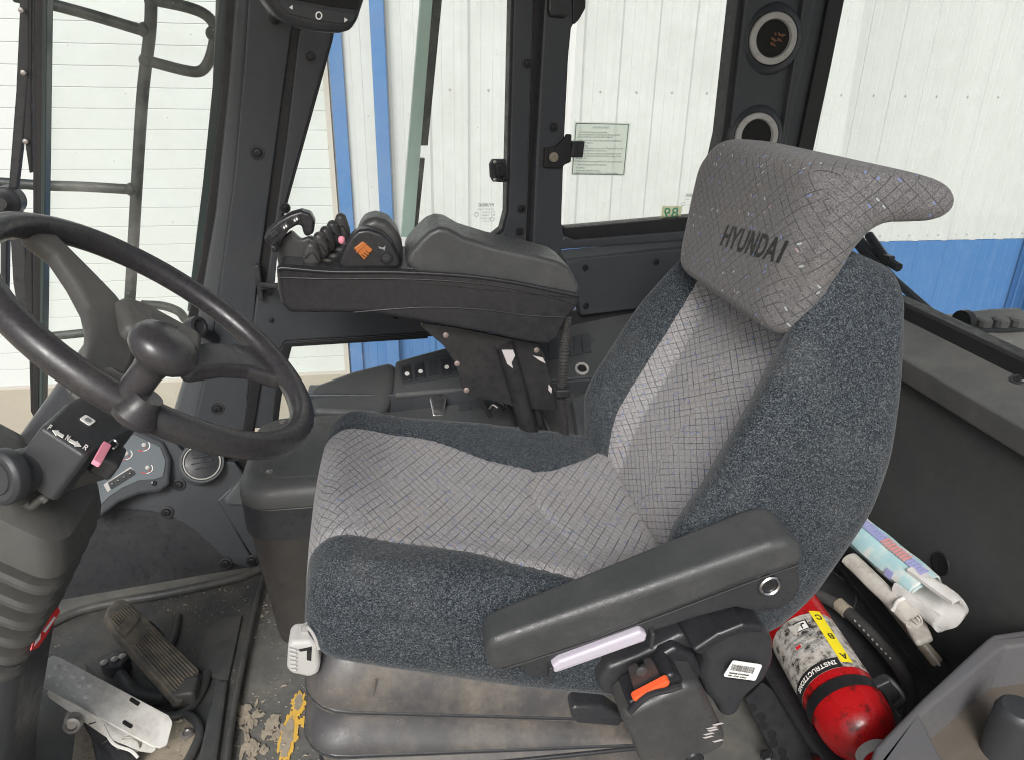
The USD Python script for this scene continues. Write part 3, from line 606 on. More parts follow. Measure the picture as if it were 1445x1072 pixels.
HFP = Plane(BO+BU*.46+BF*(fr_[0]+.0004), BF-BU*_sl)
from scipy.interpolate import LinearNDInterpolator
_fm = (HN@BF > .35); _srf = LinearNDInterpolator(np.c_[v[_fm][:, 1], (v[_fm]-BO)@BU], (v[_fm]-BO)@BF)
_q = HFP.off(.0); _a, _b = _q.at(1012, 344), _q.at(1086, 366.8); _e = nrm(_b-_a); _u = np.cross(_q.n, _e); _h = .035; _w = np.linalg.norm(_b-_a)
_t1 = meshkit.text_mesh('HYUNDA', _h, .0006, True); _t1.apply_scale([_w/_t1.vertices[:, 0].max(), 1, 1])
_t2 = trimesh.creation.extrude_polygon(Polygon([(_w*1.035, 0), (_w*1.035+.0062, 0), (_w*1.035+.0062, _h), (_w*1.035, _h)]), .0006, engine='earcut')
_tm = cat(_t1, _t2).subdivide_to_size(.005, max_iter=12); _tv = _tm.vertices.copy(); _tv[:, 0] += .30*_tv[:, 1]
_P = _a+_tv[:, :1]*_e+_tv[:, 1:2]*_u; _dep = np.nan_to_num(_srf(_P[:, 1], (_P-BO)@BU), nan=float(fr_[0]))
_P = _P+BF*(_dep-(_P-BO)@BF+.0006+_tv[:, 2])[:, None]
part(hd, 'lettering', TM(_P, _tm.faces), M_INK, False, 'black HYUNDAI embroidery')
# suspension bellows: three soft lips over one another
def rrect(cx, cy, hx, hy, r, n=6):
    out = []
    for sx, sy, a0 in ((1, 1, 0), (-1, 1, 90), (-1, -1, 180), (1, -1, 270)):
        for a in np.radians(np.linspace(a0, a0+90, n)): out.append((cx+sx*(hx-r)+r*math.cos(a), cy+sy*(hy-r)+r*math.sin(a)))
    return A(out)
def bellows_ring(x0, x1, y0, y1, z, tilt, r=.06):
    q = rrect((x0+x1)/2, (y0+y1)/2, (x1-x0)/2, (y1-y0)/2, r); d = np.roll(q, -1, 0)
    pts = dense(np.c_[q, z-(q[:, 0]+.1)*tilt], .05); return pts
spec = []
for z, tilt, o in ((.425, .19, -.02), (.398, .21, .004), (.372, .21, .020), (.345, .208, .031), (.318, .205, .036), (.304, .20, .036), (.297, .195, .028), (.291, .19, -.012), (.276, .175, .006), (.262, .162, .024), (.248, .15, .037), (.232, .13, .045), (.219, .12, .045), (.213, .115, .036), (.208, .11, -.010), (.185, .07, .014), (.160, .04, .026), (.145, .03, .024), (.135, .02, -.01), (.05, 0, .0), (.0, 0, 0)):
    spec.append(bellows_ring(-.125-o, .47+o, .915-o, 1.43+o, z, tilt))
n = min(len(q) for q in spec)
def resamp(q, n):
    q = np.vstack([q, q[:1]]); s = np.r_[0, np.cumsum(np.linalg.norm(np.diff(q, axis=0), axis=1))]; t = np.linspace(0, s[-1], n+1)[:-1]
    return np.c_[[np.interp(t, s, q[:, k]) for k in range(3)]].T
spec = [resamp(q, 140) for q in spec]
bw_ = loft([A([np.array(c) for c in q]) for q in spec])
part(seat, 'suspension_bellows', bw_, M_BELLOWS, 32)
for z, tl, o in ((.311, .2025, .034), (.2255, .125, .043), (.154, .037, .027)):
    part(seat, 'bellows_lip', tube(resamp(bellows_ring(-.125-o, .47+o, .915-o, 1.43+o, z, tl), 120), .0042, 8, 0, True), M_DARK, 50, 'dark rolled lip of the bellows')
part(seat, 'bellows_seam', tube([Y(.885).at(*q) for q in ((530, 958), (526, 985), (521, 1008))], .0016, 6), M_BELLOWS, 40)
part(seat, 'seat_pan', rbox([.22, 1.18, .385], [.56, .50, .05], .02, A([CA, [0, 1, 0], CB])), M_DARK, 30)
part(seat, 'base_plate', rbox([.22, 1.17, .012], [.66, .58, .024], .006), M_DARK, 30)
# left armrest
AP = Y(.785)
_am = plate([(686, 918), (694, 902), (740, 886), (900, 832), (1090, 766), (1116, 762), (1135, 772), (1140, 786), (1130, 800), (1060, 822), (860, 900), (740, 944), (702, 951), (688, 940)], AP, .080, .015, 0, .018, 5, True)
_v = _am.vertices.copy(); _v[:, 1] = .785+(_v[:, 1]-.785)*np.interp(_v[:, 0], [.1, .56], [.72, 1.22]); _am = TM(_v, _am.faces)
arm = part(seat, 'armrest', _am, M_PAD, 40, 'black padded left armrest')
part(arm, 'armrest_body', plate([(735, 925), (860, 885), (1060, 812), (1128, 795), (1132, 825), (1122, 848), (1098, 862), (1066, 864), (1040, 858), (985, 872), (930, 890), (830, 935), (775, 956), (750, 960), (738, 948)], AP, .075, .008, -.004, .012, 3, True), M_DARK, 40)
part(arm, 'armrest_seam', tube([AP.off(.001).at(*q) for q in ((708, 944), (860, 895), (1060, 820), (1128, 796))], .0015, 6), M_BLACK, 40)
q = AP.at(1085, 824); part(arm, 'pivot_bezel', lathe([(.0165, -.004), (.0165, .004), (.0145, .006), (.0125, .004), (.0125, -.001), (0, -.001)], q, AP.n, 28), M_CHROME, 40)
part(arm, 'pivot_cap', lathe([(.0122, .001), (.0122, .0015), (0, .002)], q, AP.n, 20), M_BOLT, 40)
part(arm, 'height_adjust_bar', plate([(779, 940), (790, 932), (905, 890), (914, 896), (912, 905), (800, 945), (782, 951)], AP, .03, .005, .008, .005, 3), M_HANDLE, 40, 'lilac white adjuster bar')
for q in ((776, 946), (918, 898)): part(arm, 'bar_end', rbox(AP.at(*q), [.006, .02, .03], .002, A([AP.e1, AP.n, AP.e2])), M_DARK, 30)
# seat belt buckle and reel on the near side
BP = Y(.80)
reel = part(seat, 'belt_reel_cover', plate([(985, 905), (1015, 890), (1050, 881), (1080, 884), (1094, 905), (1095, 935), (1082, 962), (1055, 985), (1048, 1000), (1040, 1018), (1022, 1022), (1015, 1000), (1000, 985), (990, 960), (996, 940)], BP, .09, .016, -.01, .018, 4), M_DARK, 40)
part(reel, 'reel_rim', plate([(975, 918), (1015, 893), (1050, 880), (1078, 884), (1080, 894), (1050, 893), (1020, 905), (990, 926)], BP, .08, .006, .006, .006, 3), M_SHELL, 40)
lb = part(reel, 'barcode_label', plate([(1035, 932), (1076, 938), (1066, 960), (1021, 954)], BP, .002, .0003, .0065, .003), M_PRINTW, False, 'white barcode label')
for k in range(22):
    u = k/21; x0, y0 = 1034+u*31, 936.5+u*5; w = .35+.5*RNG.random()
    part(lb, 'barcode_bar', plate([(x0, y0), (x0+w, y0+.1), (x0+w-3.2, y0+8.6), (x0-3.2, y0+8.5)], BP, .0006, .0001, .0075, 0), M_INK, False)
for k, (tx, w) in enumerate((('CHARGE 01000000', 28), ('P/N : 2160-14031', 26), ('WWW.SEATBELTS.COM', 36))):
    part(lb, 'label_text', text_at(tx, BP, (1028-k*1.2, 949.3+k*3.6), (1028-k*1.2+w, 949.3+k*3.6+w*.14), .0028, .0072, .0004), M_INK, False)
part(seat, 'belt_guide', plate([(845, 962), (858, 940), (900, 925), (960, 895), (985, 890), (992, 905), (960, 930), (900, 960), (870, 985), (850, 978)], BP, .05, .010, -.035, .012, 3), M_DARK, 40)
part(seat, 'belt_guide', plate([(928, 925), (955, 912), (982, 925), (992, 950), (985, 970), (960, 962), (935, 945)], BP, .05, .008, -.02, .01, 3), M_SHELL, 40)
bu = part(seat, 'belt_buckle', plate([(877, 1014), (885, 1005), (970, 966), (990, 968), (1000, 985), (1026, 1040), (1024, 1055), (1000, 1068), (930, 1090), (905, 1080), (895, 1050)], BP, .06, .014, .03, .016, 4), M_SHELLTOP, 40)
part(bu, 'buckle_head', plate([(882, 985), (895, 988), (945, 952), (950, 948), (966, 962), (970, 975), (905, 1012), (892, 1008)], BP, .05, .007, .022, .008, 3), M_SHELL, 40)
part(bu, 'buckle_tongue', plate([(886, 942), (898, 936), (902, 942), (910, 938), (908, 930), (918, 928), (924, 936), (934, 958), (902, 984), (896, 978)], BP, .004, .001, .018, .002), M_BRACK, 30)
part(bu, 'tongue_rivet', lathe([(.009, 0), (.009, .002), (.006, .004), (0, .004)], BP.off(.018).at(905, 946), BP.n, 18), M_SHELLTOP, 40)
part(bu, 'release_button', plate([(893, 988), (896, 984), (942, 960), (946, 962), (944, 967), (899, 991)], BP, .012, .002, .034, .002), M_ORANGE, 30, 'orange release button')
part(bu, 'buckle_lip', tube([BP.off(.036).at(*q) for q in ((888, 1004), (915, 980), (945, 972), (962, 966))], .005, 8), M_SHELL, 40)
for k in range(6):
    x0, y0 = 990+RNG.uniform(-8, 16), 1022+k*5+RNG.uniform(-2, 2); part(bu, 'scratch', plate([(x0, y0), (x0+12, y0-3), (x0+16, y0-2.2), (x0+4, y0+1)], BP, .001, .0001, .0305, 0), M_CHIP, False)
part(bu, 'buckle_rivet', lathe([(.016, 0), (.014, .003), (.010, .004), (.009, .001), (0, .001)], BP.off(.03).at(980, 1072), BP.n, 20), M_SHELL, 40)
part(seat, 'slide_lever', plate([(806, 1000), (812, 996), (850, 995), (878, 1010), (876, 1026), (815, 1021), (808, 1014)], Y(.86), .03, .006, 0, .006, 3), M_DARK, 40, 'short black slide lever')
# weight adjuster at the front corner
KP = Y(.90)
kn = part(seat, 'weight_knob', plate([(406, 912), (412, 905), (440, 905), (449, 912), (452, 940), (449, 952), (436, 957), (410, 951), (404, 944)], KP, .045, .008, 0, .010, 4, True), M_KNOBW, 40, 'pale grey weight adjuster knob')
part(kn, 'knob_mark', cat(plate([(421, 916), (440, 912), (440, 916), (424, 919)], KP, .002, .0002, .001, 0), plate([(433, 917), (440, 914), (439, 932), (433, 931)], KP, .002, .0002, .001, 0)), M_INK, False)
for k in range(6): part(kn, 'knob_rib', tube([KP.off(.003).at(407+.5*k, 914+k*6), KP.off(.0035).at(418, 917+k*5.6)], .0016, 6, 0), M_KNOBW, 40)
part(seat, 'foil_tag', plate([(425, 884), (434, 878), (440, 890), (438, 906), (426, 906)], KP, .004, .001, -.02, .001), M_CHROME, False)
part(seat, 'cushion_fringe', tube([KP.off(.0).at(*q) for q in ((434, 884), (441, 892), (447, 905), (450, 915))], .0025, 6), M_KNOBW, 40)

# ---------------------------------------------------------------- steering wheel
WN = nrm([.64, .052, .766]); WC = A([-.301, .989, .906]); WP = Plane(WC, WN)
def on(pl, *q): return [pl.at(*t) for t in q]
wheel = thing('steering_wheel', 'black steering wheel with grey spokes and a spinner knob', 'steering wheel')
t = np.arange(72)/72*2*np.pi; P = WC+.22*(np.cos(t)[:, None]*WP.e1+np.sin(t)[:, None]*WP.e2)
part(wheel, 'rim', tube(P, .0175, 16, 0, True), M_WHEEL, 60)
D = WP.off(-.045)
def spoke(px, rim_px, hub_px, depth, t, r):
    a_, b_ = WP.at(*rim_px), WP.off(-depth).at(*hub_px); e = np.cross(WN, b_-a_); return plate(px, Plane(a_, np.cross(b_-a_, e)), t, r, .006, .012, 4, True)
part(wheel, 'spoke', spoke([(40, 326), (52, 310), (66, 314), (99, 346), (136, 383), (168, 416), (200, 462), (190, 512), (178, 534), (166, 548), (146, 538), (131, 526), (125, 502), (131, 481), (133, 457), (127, 432), (107, 395), (82, 358)], (52, 318), (160, 480), .040, .026, .010), M_SPOKE, 60, 'broad worn grey spoke towards the windscreen')
part(wheel, 'spoke', spoke([(262, 486), (287, 481), (328, 482), (361, 488), (396, 502), (412, 520), (400, 534), (353, 519), (320, 517), (279, 523), (258, 524)], (404, 517), (262, 505), .040, .026, .010), M_WHEEL, 60)
part(wheel, 'spoke_hole', lathe([(.012, .001), (0, .0008)], WP.off(-.028).at(164, 529), WN, 18), M_HOLE, 40)
part(wheel, 'hub', lathe([(.05, -.10), (.052, -.02), (.046, -.005), (.03, 0), (0, 0)], D.at(195, 478), WN, 28), M_SPOKE, 45)
CV = WP.off(-.012)
part(wheel, 'hub_cover', plate([(166, 420), (178, 415), (205, 424), (282, 466), (289, 476), (286, 492), (276, 498), (262, 494), (196, 464), (182, 458)], CV, .04, .012, 0, .012, 4), M_SPOKE, 45, 'worn raised hub cover')
part(wheel, 'cover_emblem', plate([(214, 440), (236, 447), (252, 460), (246, 464), (226, 455), (212, 447)], CV, .003, .001, .0012, .003), M_BOOT, 40)
kb = part(wheel, 'spinner_knob', lathe([(.014, -.052), (.0165, -.040), (.0165, -.012), (.0185, -.002), (.028, .004), (.0345, .010), (.0372, .017), (.0365, .025), (.032, .033), (.022, .0385), (.010, .040), (0, .040)], WP.off(.055).at(217, 512), WN, 36), M_WHEEL, 60)
part(kb, 'knob_seat', lathe([(.024, -.012), (.026, -.004), (.021, .004), (.016, .012), (.0155, .02)], WP.off(.004).at(196, 578), WN, 28), M_WHEEL, 45)
part(wheel, 'knob_clamp', tube(on(WP.off(-.012), (150, 528), (160, 542), (178, 556), (196, 572)), [.010, .016, .018, .016], 12, 4), M_SPOKE, 50)

# ---------------------------------------------------------------- steering column with its lever, key and boot
col = thing('steering_column', 'steering column with pleated rubber boot under the wheel', 'steering column')
HB = WP.off(-.135)
part(col, 'column_neck', tube([D.at(195, 478)-WN*.05, D.at(195, 478)-WN*.22], .05, 20, 0), M_DARK, 45)
part(col, 'switch_housing', plate([(58, 600), (96, 566), (140, 545), (215, 575), (190, 606), (150, 626), (124, 644)], HB, .075, .006, 0, .008, 3), M_SHROUD, 40)
part(col, 'horn_label', plate([(112, 590), (121, 584), (136, 593), (127, 600)], HB, .001, .0002, .0012, .003), M_PRINTW, False)
part(col, 'horn_symbol', plate([(119, 590), (124, 588), (129, 592), (126, 595), (121, 593)], HB, .0006, .0001, .0020, 0), M_INKG, False)
for tx, a, b in (('F', (66, 604), (70, 606)), ('N', (91, 618.5), (96, 621)), ('R', (115.5, 631.5), (121, 634.5))):
    part(col, 'gear_letter', text_at(tx, HB, a, b, .011, .0010, .0006), M_PRINTW, False)
def arrow(p, q, w):
    p, q = A(p, float), A(q, float); d = q-p; n = A([-d[1], d[0]])/np.linalg.norm(d)*w
    return [p+n*.5, p+d*.52+n*.5, p+d*.52+n, q, p+d*.52-n, p+d*.52-n*.5, p-n*.5]
part(col, 'gear_arrow', plate(arrow((90, 615), (74, 606), 4.2), HB, .0008, .0001, .0014, 0), M_PRINTW, False)
part(col, 'gear_arrow', plate(arrow((98, 620), (115, 629), 4.2), HB, .0008, .0001, .0014, 0), M_PRINTW, False)
part(col, 'indicator_switch', rbox(HB.off(-.03).at(152, 648), [.05, .03, .03], .006, A([WP.e1, WP.e2, WP.n])), M_DARK, 30)
kh = part(col, 'ignition_key', plate([(132, 648), (147, 621), (158, 627), (143, 654)], HB.off(.012), .006, .001, 0, .002), M_PINK, 40, 'pink ignition key')
part(kh, 'key_ring', tube(on(HB.off(.01), (152, 626), (160, 620), (166, 626), (160, 632)), .0015, 6), M_CHROME, 40)
# gear lever: boot, collar and knob pointing at the door
l0, l1 = Y(.925).at(92, 648), Y(.845).at(-4, 674)
ax = nrm(l1-l0); L = np.linalg.norm(l1-l0)
lev = part(col, 'gear_lever', lathe([(.020, L*.45), (.026, L*.52), (.028, L*.60), (.0275, L*.74), (.029, L*.78), (.0335, L*.83), (.0345, L*.97), (.033, L), (.029, L+.003), (.028, L+.001), (.021, L+.0005), (.020, L+.003), (.006, L+.0035), (.005, L+.002), (0, L+.002)], l0, ax, 36), M_SHROUD, 40)
part(lev, 'lever_boot', lathe([(.040, -.05), (.040, L*.10), (.036, L*.14), (.036, L*.22), (.033, L*.26), (.033, L*.34), (.030, L*.38), (.029, L*.46), (.026, L*.5), (.02, L*.5)], l0, ax, 32), M_BOOT, 35)
l2 = A([-.50, 1.0, .80]); part(col, 'wiper_stalk', tube([Y(1.02).at(110, 590), Y(1.05).at(95, 598), Y(1.05).at(78, 622)], [.012, .014, .010], 12, 4), M_BOOT, 50)
# boot: pleats that shrink downwards, then the lower shroud
def boot_ring(E, cy, hx, hy, ang, h0=.118, r=.035):
    q = rrect(0, 0, hx, hy, r, 7); d1 = A([math.cos(ang), 0, -math.sin(ang)]); c = A([E[0], cy, E[1]])-d1*h0
    return dense(c+q[:, :1]*d1+q[:, 1:]*A([0, 1, 0]), .04)
prof_b = [(-.09, .030, .030), (-.07, .085, .070), (-.01, .113, .093), (.10, .125, .105), (.15, .128, .108)]
for k in range(6):
    t = .155+k*.117; f = 1-.07*t; prof_b += [(t+.014, .106*f, .084*f), (t+.026, .102*f, .080*f), (t+.052, .127*f, .107*f), (t+.070, .131*f, .111*f), (t+.090, .131*f, .111*f), (t+.103, .126*f, .106*f)]
rings = [resamp(boot_ring((-.418-t*.132, .655-t*.245), .945, hx*.93, hy*.9, math.radians(40-t*3)), 110) for t, hx, hy in prof_b]
part(col, 'boot', loft(rings), M_BOOT, 28)
rings = [resamp(boot_ring(E, .945, hx*.9, hy*.86, math.radians(a)), 110) for E, hx, hy, a in (((-.522, .465), .128, .094, 38), ((-.530, .445), .130, .098, 37), ((-.592, .235), .122, .094, 22), ((-.64, .0), .112, .09, 0))]
part(col, 'lower_shroud', loft(rings), M_SHROUD, 40)
SP = Plane(A([-.522, .955, .445])+A([.006, 0, .002]), [.97, -.05, -.22])
st_ = part(col, 'arrow_sticker', plate([(44, 917), (50, 895), (82, 856), (85, 862), (66, 896), (54, 913)], SP, .0015, .0002, .004, 0), M_REDS, False, 'red arrow sticker')
part(st_, 'sticker_print', plate([(49, 911), (52, 898), (58, 893), (57, 901)], SP, .0008, .0001, .005, 0), M_PRINTW, False)
part(st_, 'sticker_print', plate([(61, 890), (77, 869), (79, 871), (64, 892)], SP, .0008, .0001, .005, 0), M_PRINTW, False)
part(col, 'wire_clip', tube([Y(.86).at(*q) for q in ((36, 708), (44, 714), (52, 708), (60, 702), (66, 706))], .005, 8), M_BOOT, 50)

# ---------------------------------------------------------------- dash: kick panel, gauge cluster, vent
kn_ = np.cross([.475, .074, 0], [.39, .15, .39]); KICK = Plane([-.84, 1.61, 0], kn_)
dash = thing('dash_panel', 'curved dark dash and kick panel below the right front pillar', 'dashboard')
def dp(name, px, t=.03, r=.004, d=0, m=None, label=None, c=None): return part(dash, name, plate(px, KICK, t, r, d, c), m or M_TRIM, 30, label)
dp('kick_panel', [(60, 880), (110, 780), (150, 700), (205, 690), (260, 700), (330, 770), (372, 820), (300, 836), (180, 850), (110, 868)], .03, .003, -.012, M_DARK)
dp('upper_panel', [(150, 720), (148, 640), (218, 590), (262, 640), (332, 652), (345, 672), (310, 708), (368, 808), (346, 800), (318, 792), (296, 768), (270, 745), (240, 728), (210, 721), (180, 719)], .05, .005)
dp('corner_panel', [(306, 706), (346, 668), (400, 660), (430, 700), (430, 740), (372, 810)], .05, .004, .002, M_TRIM)
dp('corner_ledge', [(309, 712), (346, 666), (372, 660), (420, 680), (400, 716)], .06, .006, .012, M_TRIM2, c=.014)
for q in ((252, 683), (235, 722), (318, 794), (355, 790)):
    p = KICK.off(.002).at(*q); part(dash, 'screw_well', lathe([(.0165, .0), (.016, .002), (.0125, .0025), (.0115, .0005)], p, KICK.n, 18), M_DARK, 40)
    part(dash, 'screw', lathe([(.0095, 0), (.0095, .003), (.0075, .0055), (.004, .006), (.0035, .003), (0, .003)], p, KICK.n, 14), M_BOLT, 40)
GC = Plane(KICK.off(.03).at(195, 660), nrm(KICK.n*1.0+A([.25, -.1, .30])))
cl = part(dash, 'gauge_cluster', plate([(128, 740), (110, 700), (128, 655), (184, 600), (232, 622), (243, 648), (240, 684), (226, 694), (198, 697), (170, 708)], GC, .05, .010, 0, .012, 4), M_TRIM, 40)
part(cl, 'gauge_lens', plate([(134, 720), (120, 690), (138, 652), (188, 612), (226, 630), (234, 650), (230, 672), (216, 676), (196, 677), (172, 688), (154, 700)], GC, .004, .001, .0022, .006), M_LENS, 30)
part(cl, 'gauge_bezel_strip', plate([(146, 683), (184, 658), (189, 662), (152, 694)], GC, .003, .0005, .0034, .001), M_RING, 30)
bs = part(cl, 'button_strip', plate([(152, 680), (185, 660), (191, 668), (156, 690)], GC, .006, .001, .006, .002), M_SHROUD, 30)
for k in range(4):
    c0 = A([158+k*8.4, 682-k*5.0]); part(bs, 'button', plate([c0+A(q)*.9 for q in ((-3.4, .2), (1.4, -3), (3.6, .6), (-1.4, 4))], GC, .004, .0008, .0078, .001), M_DARK, 30)
    part(bs, 'button_mark', plate([c0+A(q)*.5 for q in ((-1.5, .4), (1, -1.6), (1.2, 1.6))], GC, .0006, .0001, .0085, 0), M_PRINTW, False)
def arc_px(c, r, a0, a1, w, sq=.75, n=14):
    t = np.radians(np.linspace(a0, a1, n)); o = [(c[0]+r*math.cos(k), c[1]+r*sq*math.sin(k)) for k in t]; i = [(c[0]+(r-w)*math.cos(k), c[1]+(r-w)*sq*math.sin(k)) for k in t[::-1]]
    return o+i
for c, r in (((176, 640), 11), ((201, 628), 11), ((206, 660), 10)):
    part(cl, 'gauge_scale', plate(arc_px(c, r, -40, 130, 1.1), GC, .0006, .0001, .0030, 0), M_PRINTW, False)
    part(cl, 'gauge_redline', plate(arc_px(c, r+.2, 85, 130, 1.2), GC, .0006, .0001, .0036, 0), M_REDS, False)
    part(cl, 'gauge_hub', lathe([(.005, 0), (.005, .002), (0, .003)], GC.off(.0024).at(c[0]+2, c[1]-1), GC.n, 16), M_RING, 30)
    part(cl, 'gauge_needle', plate([(c[0]+1, c[1]-.5), (c[0]+2, c[1]+.5), (c[0]+7, c[1]+5), (c[0]+6.5, c[1]+5.6)], GC, .001, .0002, .0052, 0), M_REDS, False)
VN = nrm(KICK.n+A([.2, 0, .55])); vp = KICK.off(.012).at(285, 652)
av = part(dash, 'air_vent', lathe([(.054, -.03), (.054, .004), (.051, .008), (.047, .008), (.0455, .003), (.0455, -.01)], vp, VN, 32), M_TRIM2, 40)
part(av, 'vent_ring', lathe([(.0445, .0), (.0445, .0075), (.0430, .0085), (.0415, .0075), (.041, 0)], vp, VN, 32), M_RING, 40)
part(av, 'vent_disc', lathe([(.041, -.004), (.040, .003), (.024, .006), (0, .007)], vp, VN, 28), M_DARK, 40)
e1 = nrm(np.cross(VN, [0, 0, 1])); e2 = np.cross(VN, e1)
for k in (-1, 0, 1): part(av, 'vent_louvre', rbox(vp+VN*.007+e2*k*.014, [.052-.014*abs(k), .003, .006], .001, A([e1, e2, VN])), M_SHROUD, 30)
part(cl, 'cluster_screw', lathe([(.006, 0), (.006, .002), (.003, .003), (0, .001)], GC.off(.001).at(217, 681), GC.n, 12), M_BOLT, 40)
solo_fn = Plane(Y(1.7).at(278, 462), [.8, -.5, .3])
bk_ = thing('round_socket', 'small round black socket behind the steering wheel hub', 'socket')
part(bk_, 'socket_ring', lathe([(.024, -.02), (.026, .0), (.024, .008), (.017, .010), (.015, .004), (0, .003)], solo_fn.p, solo_fn.n, 24), M_DARK, 40)
part(bk_, 'socket_stem', tube([solo_fn.p-solo_fn.n*.01, solo_fn.p+A([.02, .08, -.06])], .012, 12, 0), M_DARK, 40)

# ---------------------------------------------------------------- floor tray and pedals
tray = thing('floor_tray', 'moulded rubber floor tray around the pedals', 'floor mat')
F0 = Z(.004)
part(tray, 'tray_sheet', plate([(30, 900), (110, 858), (240, 832), (350, 806), (372, 812), (352, 880), (322, 1080), (20, 1080)], Z(.010), .008, .002, 0, .004), M_MAT, 30)
part(tray, 'tray_pad', plate([(318, 868), (342, 866), (322, 960), (290, 950), (276, 940), (296, 880)], Z(.018), .010, .003, 0, .004), M_MAT, 30)
part(tray, 'tray_pad', plate([(304, 960), (322, 958), (304, 1085), (276, 1085), (292, 1010)], Z(.024), .014, .006, 0, .008), M_MAT, 30)
part(tray, 'tray_rim', tube([Z(.02).at(*q) for q in ((62, 884), (110, 862), (170, 848), (240, 836), (330, 816), (352, 808), (372, 800))], .011, 10), M_MAT, 50)
part(tray, 'tray_rim', tube([Z(.02).at(*q) for q in ((374, 806), (362, 850), (346, 920), (330, 1000), (318, 1090))], .007, 8), M_MAT, 50)
part(tray, 'tray_rib', tube([Z(.014).at(*q) for q in ((252, 868), (246, 900), (236, 920))], .008, 8), M_MAT, 50)
part(tray, 'tray_rib', tube([Z(.018).at(*q) for q in ((205, 1000), (240, 1010), (266, 1000), (285, 972), (292, 950))], .010, 8), M_MAT, 50)
part(tray, 'tray_rib', tube([Z(.018).at(*q) for q in ((262, 1006), (276, 1016), (282, 1034), (272, 1060), (258, 1085))], .009, 8), M_MAT, 50)
part(tray, 'pedal_well', plate([(100, 1085), (110, 1000), (190, 1010), (270, 1010), (276, 1040), (258, 1085)], Z(.0125), .002, .0005, 0, .01), M_BARE, 30, 'gritty bare pedal well')
part(tray, 'well_bolt', lathe([(.012, 0), (.012, .004), (.008, .006), (.006, .003), (0, .003)], Z(.013).at(264, 1036), [0, 0, 1], 16), M_BOLTM, 40)
NP = nrm([.50, -.16, .85])
AC = Plane(Z(.10).at(215, 915), NP)
acc = thing('accelerator_pedal', 'worn ribbed rubber accelerator pedal standing beside the floor tray rim', 'pedal')
part(acc, 'pedal_pad', plate([(149, 866), (152, 856), (164, 845), (176, 844), (186, 850), (282, 944), (280, 952), (258, 988), (250, 990), (160, 888)], AC, .018, .005, 0, .006, 3), M_PEDAL, 40)
for k in range(9):
    u = (k+.5)/9; a0, a1 = A([152, 868])*(1-u)+A([179, 848])*u, A([252, 982])*(1-u)+A([279, 948])*u
    for f0, f1 in ((.03, .20), (.36, .99)):
        p, q = a0+(a1-a0)*f0, a0+(a1-a0)*f1; n = A([-(q-p)[1], (q-p)[0]])/np.linalg.norm(q-p)*1.15
        part(acc, 'tread_rib', plate([p+n, q+n, q-n, p-n], AC, .005, .0012, .004, 0), M_PEDAL, 30)
part(acc, 'pad_badge', plate([(168, 884), (186, 863), (197, 873), (178, 895)], AC, .005, .0008, .0036, .001), M_PEDAL, 30)
part(acc, 'pedal_hinge', rbox(Z(.03).at(262, 978), [.05, .05, .05], .008), M_MAT, 30)
part(acc, 'pedal_arm', tube([AC.off(-.03).at(205, 880), AC.off(-.05).at(225, 900), Z(.03).at(240, 930)], .012, 10), M_DARK, 40)
part(acc, 'pedal_bracket', plate([(140, 935), (160, 918), (178, 914), (184, 926), (172, 938), (152, 942)], Z(.05), .03, .006, 0, .006), M_DARK, 40)
for q in ((147, 935), (162, 930), (173, 926)): part(acc, 'bracket_bolt', lathe([(.008, 0), (.008, .003), (0, .005)], Z(.051).at(*q), [0, 0, 1], 12), M_BOLTM, 40)
part(acc, 'cable_sleeve', tube([Z(.03).at(*q) for q in ((170, 950), (185, 972), (205, 980), (232, 982))], [.012, .015, .013, .011], 12), M_MAT, 50)
part(acc, 'base_plate', plate([(118, 936), (160, 915), (240, 985), (190, 1000)], Z(.022), .012, .003, 0, .006), M_MAT, 30)
BR = Plane(Z(.15).at(150, 990), nrm([.38, -.30, .87]))
brk = thing('brake_pedal', 'bare metal brake pedal with raised dots and two slots', 'pedal')
bp_ = part(brk, 'pedal_plate', plate([(58, 968), (66, 930), (74, 923), (84, 926), (238, 1008), (244, 1018), (236, 1050), (226, 1054), (214, 1052)], BR, .005, .0015, 0, .006, 3), M_STEEL, 40)
part(brk, 'pedal_flange', plate([(58, 968), (214, 1052), (222, 1056), (214, 1062), (198, 1060), (150, 1040), (70, 985)], Plane(BR.at(130, 1010), [.2, -.9, .2]), .004, .001, .001, .004), M_STEEL, 40)
for q in ((80, 940), (94, 942), (72, 954), (88, 954), (104, 953), (118, 954), (83, 966), (98, 968), (112, 966), (127, 965), (106, 981), (121, 982)):
    part(bp_, 'tread_dot', lathe([(.0056, 0), (.0048, .0014), (.003, .0022), (0, .0025)], BR.at(*q), BR.n, 12), M_STEEL, 60)
for q in ((190, 989), (180, 1021)):
    e = A([6.5, 4.2]); n = A([-1.6, 2.6]); part(bp_, 'slot', plate([A(q)-e-n, A(q)+e-n, A(q)+e+n, A(q)-e+n], BR, .001, .0001, .0012, .0025), M_HOLE, False)
part(brk, 'pivot_bolt', lathe([(.018, -.02), (.018, .008), (.014, .014), (.009, .015), (.008, .01), (0, .01)], Plane(BR.at(104, 1006), [0, -1, 0]).p+A([0, -.01, -.01]), [.2, -.9, .3], 18), M_BOLTM, 40)
part(brk, 'pedal_arm', tube([BR.off(-.012).at(130, 1006), Z(.06).at(150, 1040), Z(.04).at(180, 1080)], .02, 12), M_DARK, 40)
part(brk, 'return_spring', cat(*[tube([Z(.07).at(182, 1050)+A([.02*math.cos(a)*1.0, .004*k, .02*math.sin(a)]) for a in np.linspace(0, 6.28, 16)], .0035, 6, 0) for k in range(4)]), M_BOLTM, 40)
